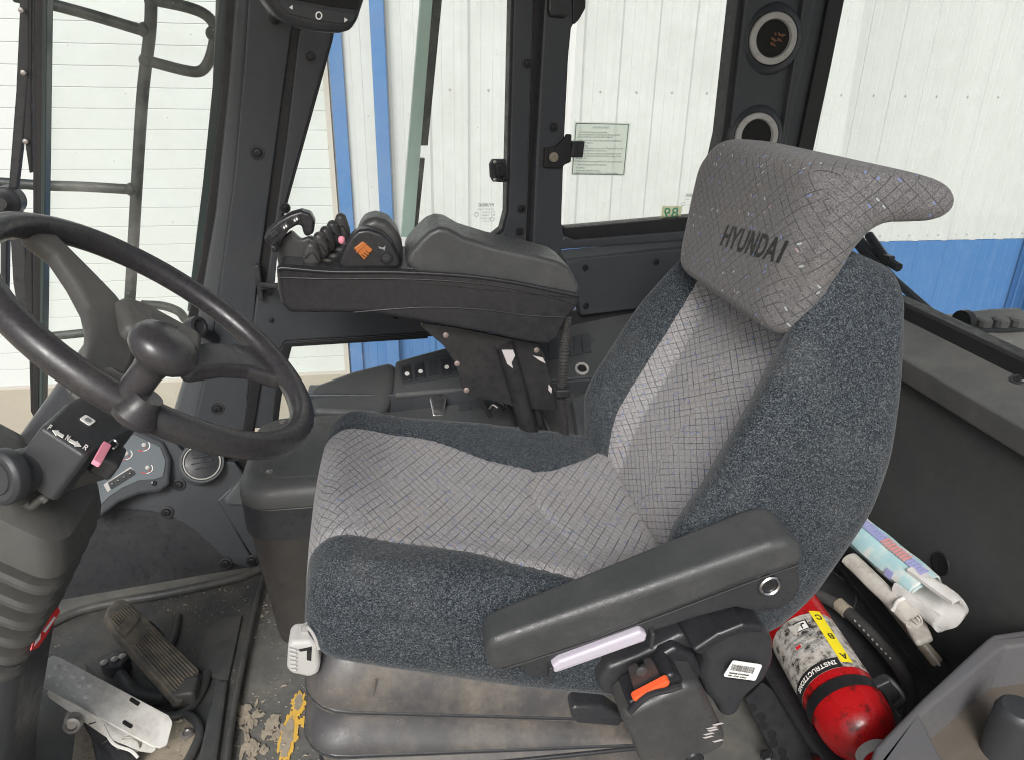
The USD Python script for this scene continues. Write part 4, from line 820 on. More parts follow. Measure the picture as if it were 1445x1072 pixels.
part(brk, 'linkage_wire', tube([BR.off(.002).at(*q) for q in ((145, 1022), (160, 1048), (184, 1058), (195, 1068))], .003, 6), M_STEEL, 40)
part(brk, 'support_block', plate([(126, 1030), (150, 1032), (182, 1072), (170, 1085), (138, 1085)], Z(.03), .02, .003), M_DARK, 30)
# grit and crumbs lying about the floor
def crumbs(n, poly, zz, size, seed):
    rg = np.random.default_rng(seed); P = Polygon([tuple(Z(zz).at(*q)[:2]) for q in poly]); x0, y0, x1, y1 = P.bounds; out = []
    from shapely.geometry import Point
    while len(out) < n:
        x, y = rg.uniform(x0, x1), rg.uniform(y0, y1)
        if P.contains(Point(x, y)) and rg.random() < meshkit.noise(A([[x*9, y*9, seed]]), seed)[0]**2*1.6:
            r = size*rg.lognormal(0, .5); q = rg.normal(size=(4, 3)); q = q/np.linalg.norm(q, axis=1)[:, None]*r*[1.3, 1, .6]; out.append(TM(q+[x, y, zz+r*.2], [[0, 1, 2], [0, 3, 1], [0, 2, 3], [1, 3, 2]]))
    return cat(*out)
M_GRIT = plastic('grit', (.26, .23, .18), .9, .8, (.40, .35, .26), scale=40)
solo('floor_grit', cat(crumbs(700, [(380, 800), (440, 940), (470, 1090), (310, 1090), (345, 900)], .002, .0017, 1), crumbs(520, [(110, 1085), (120, 1010), (270, 1010), (270, 1085)], .0135, .0022, 2), crumbs(500, [(60, 900), (240, 840), (360, 815), (330, 960), (280, 1000), (60, 960)], .012, .0013, 3)), M_GRIT, 'pale grit and crumbs strewn over the cab floor and pedal well', 'grit', kind='stuff', smooth=False)
# marks worn into the floor
fm = thing('floor_wear', 'yellow primer stain and bare scuffed patches on the floor beside the bellows', 'stain')
def blob(c, rx, ry, rot, seed, n=40):
    t = np.linspace(0, 2*np.pi, n, endpoint=False); w = 1+.5*(meshkit.noise(np.c_[np.cos(t)*1.6, np.sin(t)*1.6, np.full(n, seed)], seed)-.5)*1.1
    x, y = rx*w*np.cos(t), ry*w*np.sin(t); return np.c_[c[0]+x*math.cos(rot)-y*math.sin(rot), c[1]+x*math.sin(rot)+y*math.cos(rot)]
def rag(c, rx, ry, rot, seed, n=90):
    t = np.linspace(0, 2*np.pi, n, endpoint=False); q = np.c_[np.cos(t), np.sin(t), np.full(n, .37)]
    w = 1+.55*(meshkit.noise(q*1.5, seed)-.5)+.5*(meshkit.noise(q*5, seed+1)-.5)+.25*(meshkit.noise(q*14, seed+2)-.5)
    x, y = rx*w*np.cos(t), ry*w*np.sin(t); return np.c_[c[0]+x*math.cos(rot)-y*math.sin(rot), c[1]+x*math.sin(rot)+y*math.cos(rot)]
def smear(polys, zz): return cat(*[plate(q, Z(zz+.00012*k), .002, .0002, 0, 0) for k, q in enumerate(polys)])
part(fm, 'yellow_stain', smear([rag((407, 1038), 12, 36, .22, 3), rag((421, 993), 10, 19, .2, 5), rag((433, 1018), 13, 8, .1, 6), rag((441, 1012), 9, 5, .6, 16)], .0034), M_STAIN, 30)
part(fm, 'bare_patch', smear([rag((405, 1041), 7.5, 28, .22, 3), rag((421, 990), 5.5, 13, .2, 5)], .0044), M_BARE, 30)
rg = np.random.default_rng(4)
for c, rx, ry in (((346, 1012), 13, 20), ((380, 1020), 16, 22), ((352, 1056), 14, 16)):
    part(fm, 'scuff_patch', smear([rag((c[0]+rg.normal()*rx*.55, c[1]+rg.normal()*ry*.55), 1.2+rg.random()*5.5, 1.0+rg.random()*6, rg.random()*3, 20+k, 34) for k in range(26)], .0026), M_BARE, 30)

# ---------------------------------------------------------------- black storage bin
bn = thing('storage_bin', 'black tapered storage bin with grey lid in front of the seat', 'storage bin')
def bring(z, x0, x1, y0, y1, r=.07): return resamp(dense(np.c_[rrect((x0+x1)/2, (y0+y1)/2, (x1-x0)/2, (y1-y0)/2, r, 8), np.full(32, z)], .05), 96)
part(bn, 'bin_body', loft([bring(0, -.285, -.0, 1.37, 1.64), bring(.012, -.292, .0, 1.36, 1.65), bring(.3, -.318, .02, 1.345, 1.67), bring(.318, -.318, .02, 1.345, 1.67)]), M_BIN, 40)
part(bn, 'bin_collar', loft([bring(.318, -.318, .02, 1.345, 1.67), bring(.322, -.325, .03, 1.338, 1.675), bring(.395, -.326, .03, 1.336, 1.675), bring(.399, -.32, .03, 1.34, 1.67)]), M_DARK, 40)
part(bn, 'bin_lid', loft([bring(.399, -.32, .03, 1.34, 1.67), bring(.401, -.327, .03, 1.335, 1.68), bring(.425, -.326, .03, 1.336, 1.68), bring(.440, -.318, .02, 1.344, 1.675), bring(.447, -.300, .0, 1.36, 1.66)]), M_LID, 40)
part(bn, 'lid_plate', pwall(Z(0).uv([(0, 0)])[:0] if 0 else A([(0, 0)]), Z(.4), .01) if 0 else loft([bring(.446, -.285, -.01, 1.375, 1.655, .06), bring(.450, -.285, -.01, 1.375, 1.655, .06), bring(.451, -.283, -.012, 1.377, 1.653, .06)]), M_LID, 40)
for x, y in ((-.262, 1.40), (-.262, 1.63), (-.1, 1.63)): part(bn, 'lid_screw', lathe([(.007, 0), (.007, .002), (.003, .004), (0, .003)], [x, y, .451], [0, 0, 1], 12), M_BOLTM, 40)

# ---------------------------------------------------------------- right-hand side console with its switches
con = thing('side_console', 'dark grey side console with rows of switches along the right wall', 'console')
S1 = Plane([0, 1.76, .475], [0, -.55, .83])
part(con, 'console_front', plate([(432, 556), (445, 540), (500, 520), (560, 506), (556, 540), (553, 560), (540, 590), (440, 584)], S1, .10, .02, 0, .02, 4), M_CONS, 40)
part(con, 'console_top', plate([(558, 508), (625, 490), (720, 470), (860, 440), (1000, 420), (1000, 520), (840, 535), (700, 548), (553, 560)], S1, .10, .012, .003, .012, 3), M_CONS, 40)
S2 = Plane([0, 1.70, .43], [0, -.12, 1])
CF = Plane(S1.at(555, 556), [0, -1, .12])
part(con, 'console_band', plate([(432, 556), (553, 556), (700, 546), (860, 532), (860, 556), (700, 566), (552, 584), (436, 586)], CF, .08, .004, .0, .004), M_TRIM, 30)
part(con, 'console_deck', plate([(440, 582), (552, 580), (700, 562), (1000, 534), (1000, 660), (600, 660)], S2, .05, .006, 0, .008), M_CONS, 30)
part(con, 'console_body', rbox([.35, 1.79, .20], [1.1, .18, .40], .01), M_DARK, 30)
swp = part(con, 'switch_panel', plate([(562, 516), (640, 497), (700, 484), (700, 520), (650, 530), (568, 542)], S1, .006, .002, .006, .004), M_TRIM, 30)
for x, y, lamp in ((573, 526, 1), (592, 522.5, 1), (611, 519.5, 0), (629, 516.5, 1), (641, 513, 0)):
    sw = part(con, 'rocker_switch', plate([(x-8, y-9), (x+6, y-12), (x+9.5, y+10), (x-5.5, y+13)], S1, .012, .003, .009 if lamp else .007, .003, 3), M_DARK if lamp else M_SHROUD, 40)
    if lamp: part(sw, 'switch_lamp', lathe([(.0062, 0), (.006, .001), (0, .0018)], S1.off(.0092).at(x+1.5, y+1.5), S1.n, 16), M_PRINTW, 40)
for k, (x, y) in enumerate(((762, 497), (780, 494), (798, 491), (815, 488), (826, 485))):
    part(con, 'blank_cover', plate([(x-7, y-14), (x+6, y-16), (x+9, y+11), (x-5, y+14)], S1, .005, .001, .007, .002), M_TRIM, 30)
sk = part(con, 'power_socket', lathe([(.019, 0), (.019, .005), (.016, .008), (.0135, .006), (.013, -.004)], S1.off(.003).at(821, 521), S1.n, 24), M_RING, 40)
part(sk, 'socket_hole', lathe([(.013, .001), (0, .0005)], S1.off(.003).at(821, 521), S1.n, 20), M_HOLE, 40)
SL = Plane(S2.at(618, 580), [.1, -.7, .7])
sel = part(con, 'selector', plate([(606, 562), (609, 557), (627, 556), (630, 562), (627, 586), (611, 587)], SL, .012, .003, .012, .004, 3), M_CHROME, 40, 'silver framed selector switch')
part(sel, 'selector_insert', plate([(610, 562), (612, 560), (624, 559), (626, 563), (624, 577), (612, 578)], SL, .006, .0015, .0145, .003), M_DARK, 40)
for k in range(4): part(sel, 'selector_ridge', tube([SL.off(.0152).at(612, 564+k*3.3), SL.off(.0152).at(625, 563.4+k*3.3)], .0008, 5, 0), M_BLACK, 40)
for x, y in ((655, 572), (673, 570), (692, 568), (712, 567), (730, 565)): part(con, 'blank_cover', plate([(x-8, y-4.5), (x+8, y-6), (x+10, y+4.5), (x-7, y+6)], S2, .004, .001, .004, .002), M_TRIM, 30)
for x0, y0, x1, y1 in ((676, 560, 692, 588), (758, 570, 776, 610), (716, 570, 728, 600)): part(con, 'console_lever', tube([S2.off(.05).at(x0, y0), S2.off(.0).at(x1, y1)], .006, 8, 0), M_DARK, 40)
for k in range(7): 
    q = S2.at(690+k*9, 574+RNG.uniform(-3, 6)); part(con, 'clutter_clip', tube([q, q+A([.01, .004, .01]), q+A([.022, -.002, .004])], .003, 6, 3), M_BOLTM if k % 3 == 0 else M_DARK, 40)
part(con, 'grey_duct', plate([(806, 560), (838, 548), (900, 540), (900, 640), (820, 640)], S2.off(.03), .05, .012, 0, .012), M_TRIM2, 30)

# ---------------------------------------------------------------- armrest control console
cc = thing('control_console', 'black armrest control console with finger levers and padded rest', 'control console')
C0 = Y(1.42)
tub = part(cc, 'console_tub', plate([(389, 376), (400, 374), (470, 380), (560, 381), (650, 385), (720, 394), (780, 406), (816, 413), (820, 420), (816, 432), (800, 450), (786, 480), (772, 487), (744, 484), (690, 472), (600, 456), (520, 443), (440, 443), (408, 442), (396, 430), (392, 410)], C0, .165, .010, 0, .010, 4, True), M_SHELL, 40)
part(cc, 'tub_rim', tube([C0.off(.001).at(*q) for q in ((392, 380), (405, 379), (470, 384), (560, 384.5), (650, 389), (720, 398), (780, 410), (815, 417))], .004, 8), M_SHELL, 50)
part(cc, 'tub_seam', tube([C0.off(.001).at(*q) for q in ((394, 392), (470, 394), (560, 394), (650, 398), (720, 407), (780, 420), (812, 430))], .0014, 6), M_BLACK, 50)
part(cc, 'tub_ledge', tube([C0.off(.001).at(*q) for q in ((500, 441), (560, 436), (610, 434), (680, 437), (740, 445), (795, 448))], .0014, 6), M_BLACK, 50)
CT = Plane(C0.at(500, 383), [.0, -.05, 1])
part(cc, 'console_deck', plate([(402, 380), (436, 345), (560, 346), (600, 352), (640, 368), (630, 379), (560, 378), (470, 379)], CT, .012, .002, .0, .008), M_SHELLTOP, 30)
C1 = Y(1.428)
part(cc, 'arm_pad', plate([(573, 372), (577, 358), (592, 340), (606, 327), (620, 321), (634, 323), (654, 335), (700, 349), (760, 362), (792, 371), (806, 380), (819, 406), (817, 420), (780, 414), (720, 402), (650, 393), (590, 388)], C1, .15, .011, .004, .012, 5, True), M_PAD, 50)
pod = part(cc, 'switch_pod', plate([(476, 381), (481, 365), (488, 347), (496, 333), (506, 325), (520, 323), (540, 330), (554, 344), (564, 366), (566, 380)], C0, .035, .008, -.012, .010, 4), M_SHELL, 40)
part(pod, 'pod_hood', plate([(500, 345), (506, 325), (514, 312), (530, 307), (548, 313), (562, 330), (569, 352), (568, 374), (520, 378)], C0, .09, .016, -.05, .016, 5, True), M_SHELLTOP, 50)
am = part(pod, 'amber_switch', plate([(499, 351), (512, 341), (526, 353), (514, 368)], C0, .01, .002, -.008, .002), M_AMBER, 40, 'amber rocker switch')
for k in range(4): part(am, 'switch_ridge', tube([C0.off(-.0075).at(507+k*3.2, 362-k*2.4), C0.off(-.0075).at(514+k*3.2, 367-k*2.6)], .0008, 5, 0), M_BRACK, 40)
part(am, 'switch_edge', tube([C0.off(-.0072).at(503, 357), C0.off(-.0072).at(517, 344)], .0011, 5, 0), M_AMBER, 40)
part(pod, 'horn_button', lathe([(.0125, 0), (.0125, .005), (.0105, .007), (.009, .004), (.0075, .004), (.007, .007), (.003, .0075), (0, .006)], C0.off(-.012).at(545, 363), C0.n, 24), M_DARK, 40)
part(pod, 'horn_symbol', plate([(534, 348), (540, 350), (544, 347), (543, 354), (540, 352), (535, 351)], C0, .0006, .0001, -.0112, 0), M_INKG, False)
for k, (x, y, yy, h) in enumerate(((438, 350, 1.45, 42), (449, 338, 1.48, 44), (458, 330, 1.51, 44), (468, 322, 1.54, 42), (480, 312, 1.56, 44))):
    pl = Y(yy)
    fl_ = part(cc, 'finger_lever', plate([(x-12, y+h*.72), (x-11, y+h*.2), (x-6, y-h*.15), (x, y-h*.28), (x+6, y-h*.22), (x+13, y+h*.25), (x+15, y+h*.5), (x+4, y+h*.8), (x-6, y+h*.82)], pl, .028, .010, 0, .011, 4, True), M_SHELLTOP, 50)
    part(fl_, 'lever_seam', tube([pl.off(.0015).at(*q) for q in ((x-8, y+h*.35), (x+2, y+h*.15), (x+11, y+h*.42))], .0012, 6), M_BLACK, 40)
    part(fl_, 'lever_gaiter', hull([pl.at(x, y+h*.75)+A([-.012, 0, 0]), pl.at(x+4, y+h*.75)+A([.014, .0, 0]), pl.at(x+2, y+h)+A([-.02, 0, -.012]), pl.at(x+2, y+h)+A([.02, .012, -.012])], .008, 6), M_MAT, 40)
part(cc, 'red_button', hull([Y(1.45).at(482, 338), Y(1.45).at(482, 340)], .0065, 8), M_PINK, 50, 'small red button')
hg = part(cc, 'front_handle', cat(plate([(372, 338), (376, 326), (392, 312), (410, 302), (425, 298), (438, 302), (444, 314), (442, 330), (432, 336), (428, 330), (425, 318), (418, 319), (408, 325), (400, 336), (396, 350), (388, 356)], Y(1.47), .035, .006, 0, .006, 3, True), plate([(372, 338), (390, 348), (396, 362), (398, 382), (392, 384), (388, 362)], Y(1.44), .10, .005, 0, .006, 3)), M_SHELL, 40)
part(hg, 'handle_guard', plate([(375, 338), (388, 350), (398, 337), (410, 327), (417, 333), (424, 340), (442, 334), (444, 382), (394, 383), (390, 362)], Y(1.49), .02, .005, 0, .006), M_SHELLTOP, 40)
for k, (x, y) in enumerate(((386, 330), (402, 320), (417, 310))):
    s_ = part(hg, 'handle_switch', plate([(x-7, y+1), (x+2, y-7), (x+8, y+0), (x-2, y+8)], Y(1.47), .006, .0015, .003, .002), M_DARK, 40)
    if k: part(s_, 'switch_mark', cat(*[plate([(x-3+3*i, y+1-2*i), (x-1.4+3*i, y-1-2*i), (x+.6+3*i, y+2-2*i), (x-1+3*i, y+4-2*i)], Y(1.47), .0006, .0001, .0036, 0) for i in (0, 1)]), M_PRINTW, False)
part(cc, 'front_hinge', cat(rbox(WALL.off(.03).at(375, 404), [.025, .03, .012], .003), tube([WALL.off(.03).at(368, 402), Y(1.55).at(392, 404)], .006, 8, 0), rbox(WALL.off(.012).at(366, 398), [.012, .02, .085], .003)), M_DARK, 30)
BK = Y(1.46)
brc = part(cc, 'support_bracket', plate([(588, 456), (640, 462), (760, 486), (768, 500), (787, 574), (784, 580), (740, 576), (662, 558), (654, 552), (642, 512), (626, 488)], BK, .008, .002, 0, .004), M_BRACK, 30)
for q in ((629, 473), (645, 513), (658, 550), (757, 494)): part(brc, 'bracket_bolt', lathe([(.0062, 0), (.0062, .002), (.004, .0035), (0, .0035)], BK.off(.0).at(*q), BK.n, 14), M_RIVET, 40)
part(brc, 'paint_chip', plate([(708, 494), (724, 494), (727, 502), (722, 512), (724, 520), (716, 514)], BK, .001, .0001, .031, 0), M_CHIP, False)
part(brc, 'paint_chip', plate([(752, 502), (766, 505), (770, 513), (760, 508)], BK, .001, .0001, .001, 0), M_CHIP, False)
part(brc, 'paint_chip', plate([(774, 542), (779, 548), (778, 555), (774, 550)], BK, .001, .0001, .001, 0), M_CHIP, False)
part(cc, 'support_post', tube([BK.off(.008).at(712, 487), BK.off(.008).at(728, 540), BK.off(.006).at(748, 612)], .020, 14, 0), M_BRACK, 50)
part(cc, 'post_strut', tube([BK.off(-.02).at(738, 490), BK.off(-.02).at(762, 600)], .010, 10, 0), M_BRACK, 50)
cp_ = spline(A([Y(1.45).at(*q) for q in ((800, 448), (797, 480), (794, 530), (792, 560), (795, 590), (797, 620))]), 44)
hv = part(cc, 'conduit', tube(cp_, .0082+.0028*(np.arange(len(cp_)) % 4 < 2), 12, 0), M_HOSE, 25, 'ribbed black cable conduit')
part(hv, 'conduit_clamp', rbox(Y(1.445).at(793, 552), [.032, .03, .02], .004), M_BLACK, 30)

# ---------------------------------------------------------------- monitor above the pillar
MP = Plane(Y(1.35).at(445, 10), [.35, -.85, -.05])
mon = thing('monitor', 'black monitor with arrow and ring keys hanging at the top edge', 'monitor')
part(mon, 'monitor_case', plate([(366, -60), (374, 0), (390, 22), (416, 38), (450, 46), (480, 48), (497, 44), (507, 30), (520, -10), (524, -60)], MP, .05, .014, 0, .014, 4, True), M_DARK, 40)
part(mon, 'key_panel', plate([(394, -2), (420, 6), (500, 20), (508, 6), (502, 22), (497, 32), (480, 34), (440, 28), (408, 20), (396, 8)], MP, .004, .001, .002, .003), M_SHROUD, 30)
part(mon, 'screen', plate([(396, -60), (394, -4), (470, 10), (506, 14), (514, -60)], MP, .004, .001, .0025, .003), M_HOLE, 30)
part(mon, 'key_mark', plate([(408, 11), (413, 7.5), (413, 14)], MP, .0008, .0001, .0032, 0), M_PRINTW, False)
part(mon, 'key_mark', plate([(486, 25), (486, 32), (491, 28.5)], MP, .0008, .0001, .0032, 0), M_PRINTW, False)
e = [MP.off(.003).at(450+4*math.cos(a), 22.5+5*math.sin(a)) for a in np.arange(18)/18*6.283]
part(mon, 'key_mark', tube(e, .0012, 6, 0, True), M_PRINTW, 40)
part(mon, 'mount_stem', tube([MP.off(-.04).at(384, 0), WALL.at(388, 26)], .012, 12, 0), M_DARK, 40)

# ---------------------------------------------------------------- fire extinguisher
ext = thing('fire_extinguisher', 'red fire extinguisher lying strapped behind the seat', 'fire extinguisher')
Z2 = Z(.20); e0, e1_ = Z2.at(1126, 884), Z2.at(1203, 1012)
EA = nrm(e1_-e0); EL = np.linalg.norm(e1_-e0); ER = .066
part(ext, 'cylinder', lathe([(0, -.10), (ER*.9, -.10), (ER, -.09), (ER, EL-.01), (ER*.985, EL+.012), (ER*.90, EL+.034), (ER*.74, EL+.052), (ER*.5, EL+.064), (ER*.32, EL+.068), (ER*.30, EL+.074)], e0, EA, 48), M_RED, 60)
part(ext, 'valve_collar', lathe([(ER*.30, EL+.066), (ER*.46, EL+.07), (ER*.46, EL+.082), (ER*.42, EL+.086), (ER*.24, EL+.088), (ER*.22, EL+.10), (0, EL+.10)], e0, EA, 28), M_RING, 40)
part(ext, 'valve_cap', lathe([(ER*.40, EL+.083), (ER*.38, EL+.094), (ER*.2, EL+.097), (ER*.18, EL+.089), (0, EL+.089)], e0, EA, 24), M_RED, 40)
uA = nrm(np.cross(EA, [0, 0, 1])); uB = np.cross(uA, EA)
if uB[2] < 0: uB = -uB
cdir = nrm((EYE-(e0+e1_)/2)-EA*np.dot(EYE-(e0+e1_)/2, EA))
EX = np.cross(cdir, EA)
def cyl(h, th, r): return e0+EA*h+r*(math.cos(th)*cdir+math.sin(th)*EX)
def wrap(h0, h1, t0, t1, dr, n=24, m=8):
    V = [[cyl(h, t, ER+dr) for t in np.linspace(t0, t1, n)] for h in np.linspace(h0, h1, m)]
    F = [(i*n+j, (i+1)*n+j, (i+1)*n+j+1, i*n+j+1) for i in range(m-1) for j in range(n-1)]
    f = A(F); return TM(np.vstack(V), np.vstack([f[:, [0, 1, 2]], f[:, [0, 2, 3]]]))
M_LABEL = mat('scuffed_label', {'g': ('geometry', {}), 'n': ('noise_texture', {'scale': 55, 'detail': 9, 'roughness': .75}), 'r': ('rgb_ramp', {'ramp': [(0, (.02, .018, .016)), (.41, (.03, .028, .025)), (.47, (.30, .28, .25)), (.56, (.46, .44, .41)), (1, (.52, .50, .47))]}),
    'p': ('principled_bsdf', {'roughness': .5})}, [('g.position', 'n.vector'), ('n.fac', 'r.fac'), ('r.color', 'p.base_color')])
lab = part(ext, 'label', wrap(.036, EL-.052, -1.55, 1.35, .0008), M_LABEL, True, 'scuffed black and white label')
yb = part(lab, 'yellow_strip', wrap(.030, EL-.062, .52, .86, .0016), M_YELLOW, True, 'yellow class strip')
def wrap_text(s, h0, t0, size, along, dr, flip=1):
    m = meshkit.text_mesh(s, size, .0004, True); m = m.subdivide_to_size(.012) if 0 else m; v = m.vertices; out = []
    for x, y, z in v:
        h, t = h0+y, t0-x/ER
        out.append(cyl(h, t, ER+dr+z))
    return TM(out, m.faces)
for k, ch in enumerate('CBA'): part(yb, 'class_letter', wrap_text(ch, .042+k*(EL-.105)*.42, .80, .013, False, .0022), M_INK, False)
blk = part(lab, 'black_band', wrap(EL-.075, EL-.052, -1.5, .50, .0014), M_INK, True, 'black INSTRUCTIONS band')
part(blk, 'band_text', wrap_text('INSTRUCTIONS', EL-.068, .40, .0088, False, .002), M_PRINTW, False)
bxs = part(lab, 'pictogram', wrap(.050, .074, -.10, .30, .0013, 8, 4), M_PRINTW, True)
for a0, a1, b0, b1 in ((.050, .0525, -.10, .30), (.0715, .074, -.10, .30), (.050, .074, -.10, -.06), (.050, .074, .26, .30), (.056, .060, .0, .2), (.058, .069, .08, .12)): part(bxs, 'pictogram_line', wrap(a0, a1, b0, b1, .0019, 6, 2), M_INK, True)
for k, tx in enumerate(('FIRE EXTINGUISHER', 'MULTI PURPOSE', 'USE ONLY ON CLASS', 'A B C FIRES')): part(lab, 'label_text', wrap_text(tx, .082+k*.011, .36, .0048, False, .0015), M_INKG, False)
part(lab, 'red_mark', wrap(.096, .104, -.36, -.20, .0015, 5, 3), M_REDS, True)
stp = part(ext, 'strap', wrap(EL-.032, EL-.008, -2.6, 2.6, .0028, 48, 4), M_BLACK, True, 'black rubber strap')
part(stp, 'strap_buckle', rbox(cyl(EL-.022, 1.55, ER+.008), [.02, .05, .03], .004, A([EA, cdir, EX])), M_DARK, 30)
part(stp, 'strap_latch', tube([cyl(EL-.03, 1.3, ER+.008), cyl(EL-.034, 1.5, ER+.022), cyl(EL-.01, 1.8, ER+.03), cyl(EL-.0, 1.9, ER+.01)], .006, 8), M_DARK, 40)
part(ext, 'hand_loop', tube([cyl(-.005+.02*math.sin(a), -.45+.14*math.cos(a), ER+.012) for a in np.arange(18)/18*6.283], .0035, 7, 0, True), M_RING, 40)
part(ext, 'paper_tag', plate([(1112, 884), (1130, 878), (1124, 896), (1116, 890)], Z(.275), .001, .0002, 0, 0), M_PAPER, False, 'white torn tag')
part(ext, 'cradle', cat(rbox((e0+e1_)/2-A([0, 0, ER+.02]), [.12, .30, .02], .004), rbox((e0+e1_)/2-A([.0, 0, ER*.5+.06]), [.05, .20, .08], .004)), M_DARK, 30)

# ---------------------------------------------------------------- behind the seat: duct, hose, rolled charts
duct = thing('rear_duct', 'black moulded duct panel on the floor behind the seat', 'duct')
DP = Plane(Z(.10).at(1240, 880), [-.25, -.1, .95])
part(duct, 'duct_panel', plate([(1120, 820), (1180, 765), (1210, 775), (1350, 950), (1350, 1080), (1240, 1080), (1180, 960)], DP, .05, .006, 0, .008), M_DARK, 30)
for pts in (((1168, 800), (1200, 826), (1208, 842), (1204, 860)), ((1216, 852), (1236, 868), (1290, 926), (1330, 980)), ((1140, 845), (1184, 896), (1192, 912), (1186, 926)), ((1200, 925), (1216, 938), (1270, 1010))):
    part(duct, 'moulded_line', tube([DP.off(.001).at(*q) for q in pts], .0022, 6), M_TRIM2, 50)
part(duct, 'duct_step', plate([(1176, 790), (1200, 774), (1350, 950), (1340, 985), (1300, 950)], DP, .03, .005, .022, .006), M_DARK, 30)
hs = thing('rubber_hose', 'black rubber hose with a worn crimp bending down beside the extinguisher', 'hose')
hp = [DP.off(.05).at(*q) for q in ((1150, 836), (1170, 846), (1190, 858), (1220, 885), (1256, 925), (1276, 955), (1286, 985), (1284, 1020))]
part(hs, 'hose_tube', tube(hp, .0135, 14), M_HOSE, 60)
part(hs, 'hose_crimp', tube([DP.off(.05).at(1182, 851), DP.off(.05).at(1196, 863)], .0155, 16, 0), M_BARE, 40)
for k in range(9):
    q0 = A([1206+k*6.2, 873+k*6.6]); part(hs, 'hose_print', plate([q0, q0+A([2.6, 2.6]), q0+A([.8, 4.2]), q0+A([-1.6, 1.6])], DP, .0005, .0001, .0638, 0), M_INKG, False)
def roll(name, label, px0, px1, zz, r, m, inner=.6, turns=1.6, gap=None):
    pl = Z(zz); a, b = pl.at(*px0), pl.at(*px1); t_ = thing(name, label, 'roll of paper'); ax_ = nrm(b-a); u = nrm(np.cross(ax_, [0, 0, 1])); w = np.cross(u, ax_)
    g0, g1 = gap or (0, 2*np.pi*turns); t = np.linspace(g0, g1, 64); rr = np.linspace(r, r*(inner if gap is None else 1), 64)
    ri = rr-.0035 if gap is None else rr-r*.24
    sec = np.vstack([np.c_[rr*np.cos(t), rr*np.sin(t)], np.c_[ri*np.cos(t), ri*np.sin(t)][::-1]])
    K = 13; V = []
    for kk, f in enumerate(np.linspace(0, 1, K)):
        p = a+(b-a)*f; sw = 1+.16*(meshkit.noise(np.c_[sec*38, np.full(len(sec), f*5)], len(name))-.5)
        V.append(p+sec[:, :1]*sw[:, None]*u+sec[:, 1:]*sw[:, None]*w+ax_*.012*(meshkit.noise(np.c_[sec*45, np.full(len(sec), 9.)], 3)[:, None]-.5)*(kk == K-1))
    import mapbox_earcut as ec
    n = len(sec); tri = ec.triangulate_float64(sec.copy(), A([n], np.uint32)).reshape(-1, 3).astype(int)
    i = np.arange(n); j = (i+1) % n
    m_ = TM(np.vstack(V), np.vstack([q for kk in range(K-1) for q in (np.c_[i, j, n+j]+kk*n, np.c_[i, n+j, n+i]+kk*n)]+[tri[:, ::-1], tri+n*(K-1)]))
    part(t_, 'roll_sheet', m_, m, 40); return t_, a, b, u, w, ax_
M_CHART = mat('chart_print', {'g': ('geometry', {}), 'n': ('noise_texture', {'scale': 18, 'detail': 6}), 'r': ('rgb_ramp', {'ramp': [(0, (.30, .50, .55)), (.45, (.36, .55, .58)), (.58, (.62, .64, .60)), (.75, (.66, .65, .60)), (1, (.5, .45, .38))]}),
    'p': ('principled_bsdf', {'roughness': .6})}, [('g.position', 'n.vector'), ('n.fac', 'r.fac'), ('r.color', 'p.base_color')])
t1, a, b, u, w, ax_ = roll('rolled_chart', 'pale blue printed chart rolled up against the rear wall', (1196, 738), (1308, 834), .27, .043, M_CHART)
dcam = nrm((EYE-b)-ax_*np.dot(EYE-b, ax_)); dperp = np.cross(ax_, dcam)
def rstrip(f0, f1, t0, t1, r, n=10):
    L_ = b-a; V = [[a+L_*f+r*(math.cos(t)*dcam+math.sin(t)*dperp) for t in np.linspace(t0, t1, n)] for f in (f0, f1)]
    i = np.arange(n-1); return TM(np.vstack(V), np.vstack([np.c_[i, i+1, n+i+1], np.c_[i, n+i+1, n+i]]))
sg = 1 if (np.dot(RT, dperp)*1-np.dot(UP, dperp)) < 0 else -1
for k in range(26): part(t1, 'chart_cell', rstrip(.02+k*.037, .02+k*.037+.030, sg*.35, sg*.85, 0.0462, 6), flat('chart_violet', (.30, .30, .55), .6) if k == 0 else ('/World/Looks/chart_violet' if k < 13 or k > 20 else '/World/Looks/ink_pinkish') if k != 13 else flat('ink_pinkish', (.55, .25, .25), .6), True)
part(t1, 'chart_figure', rstrip(.72, .80, sg*-.75, sg*-.35, 0.0462, 6), '/World/Looks/chart_violet', True)
t2, *_ = roll('foam_tube', 'white split foam tube end poking out of the rolled chart', (1280, 822), (1343, 868), .27, .041, M_FOAM, gap=(.45+math.pi*.25, .45+math.pi*1.95))
stage.GetPrimAtPath(t2).SetCustomDataByKey('category', 'foam tube')
t3, *_ = roll('paper_roll', 'thin dirty white paper roll lying in front of the printed chart', (1200, 790), (1290, 878), .24, .021, M_PAPER)
pr_ = thing('paper_bundle', 'crumpled grey paper held by a tie below the rolled chart', 'paper')
part(pr_, 'paper_fold', hull([Z(.22).at(*q) for q in ((1264, 850), (1290, 850), (1310, 900), (1296, 905))], .008, 6), M_PAPER, 40)
part(pr_, 'paper_fold', hull([Z(.17).at(*q) for q in ((1250, 850), (1275, 870), (1325, 930), (1318, 935))], .006, 6), M_BARE, 40)
part(pr_, 'paper_tie', tube([Z(.265).at(*q) for q in ((1260, 860), (1266, 848), (1278, 843), (1290, 846))], .004, 8), M_FOAM, 50)
part(pr_, 'paper_edge', tube([Z(.2).at(*q) for q in ((1196, 785), (1240, 840), (1300, 905), (1326, 938))], .003, 6), M_PAPER, 40)
thr = thing('loose_threads', 'pale frayed threads sticking out behind the backrest edge', 'thread')
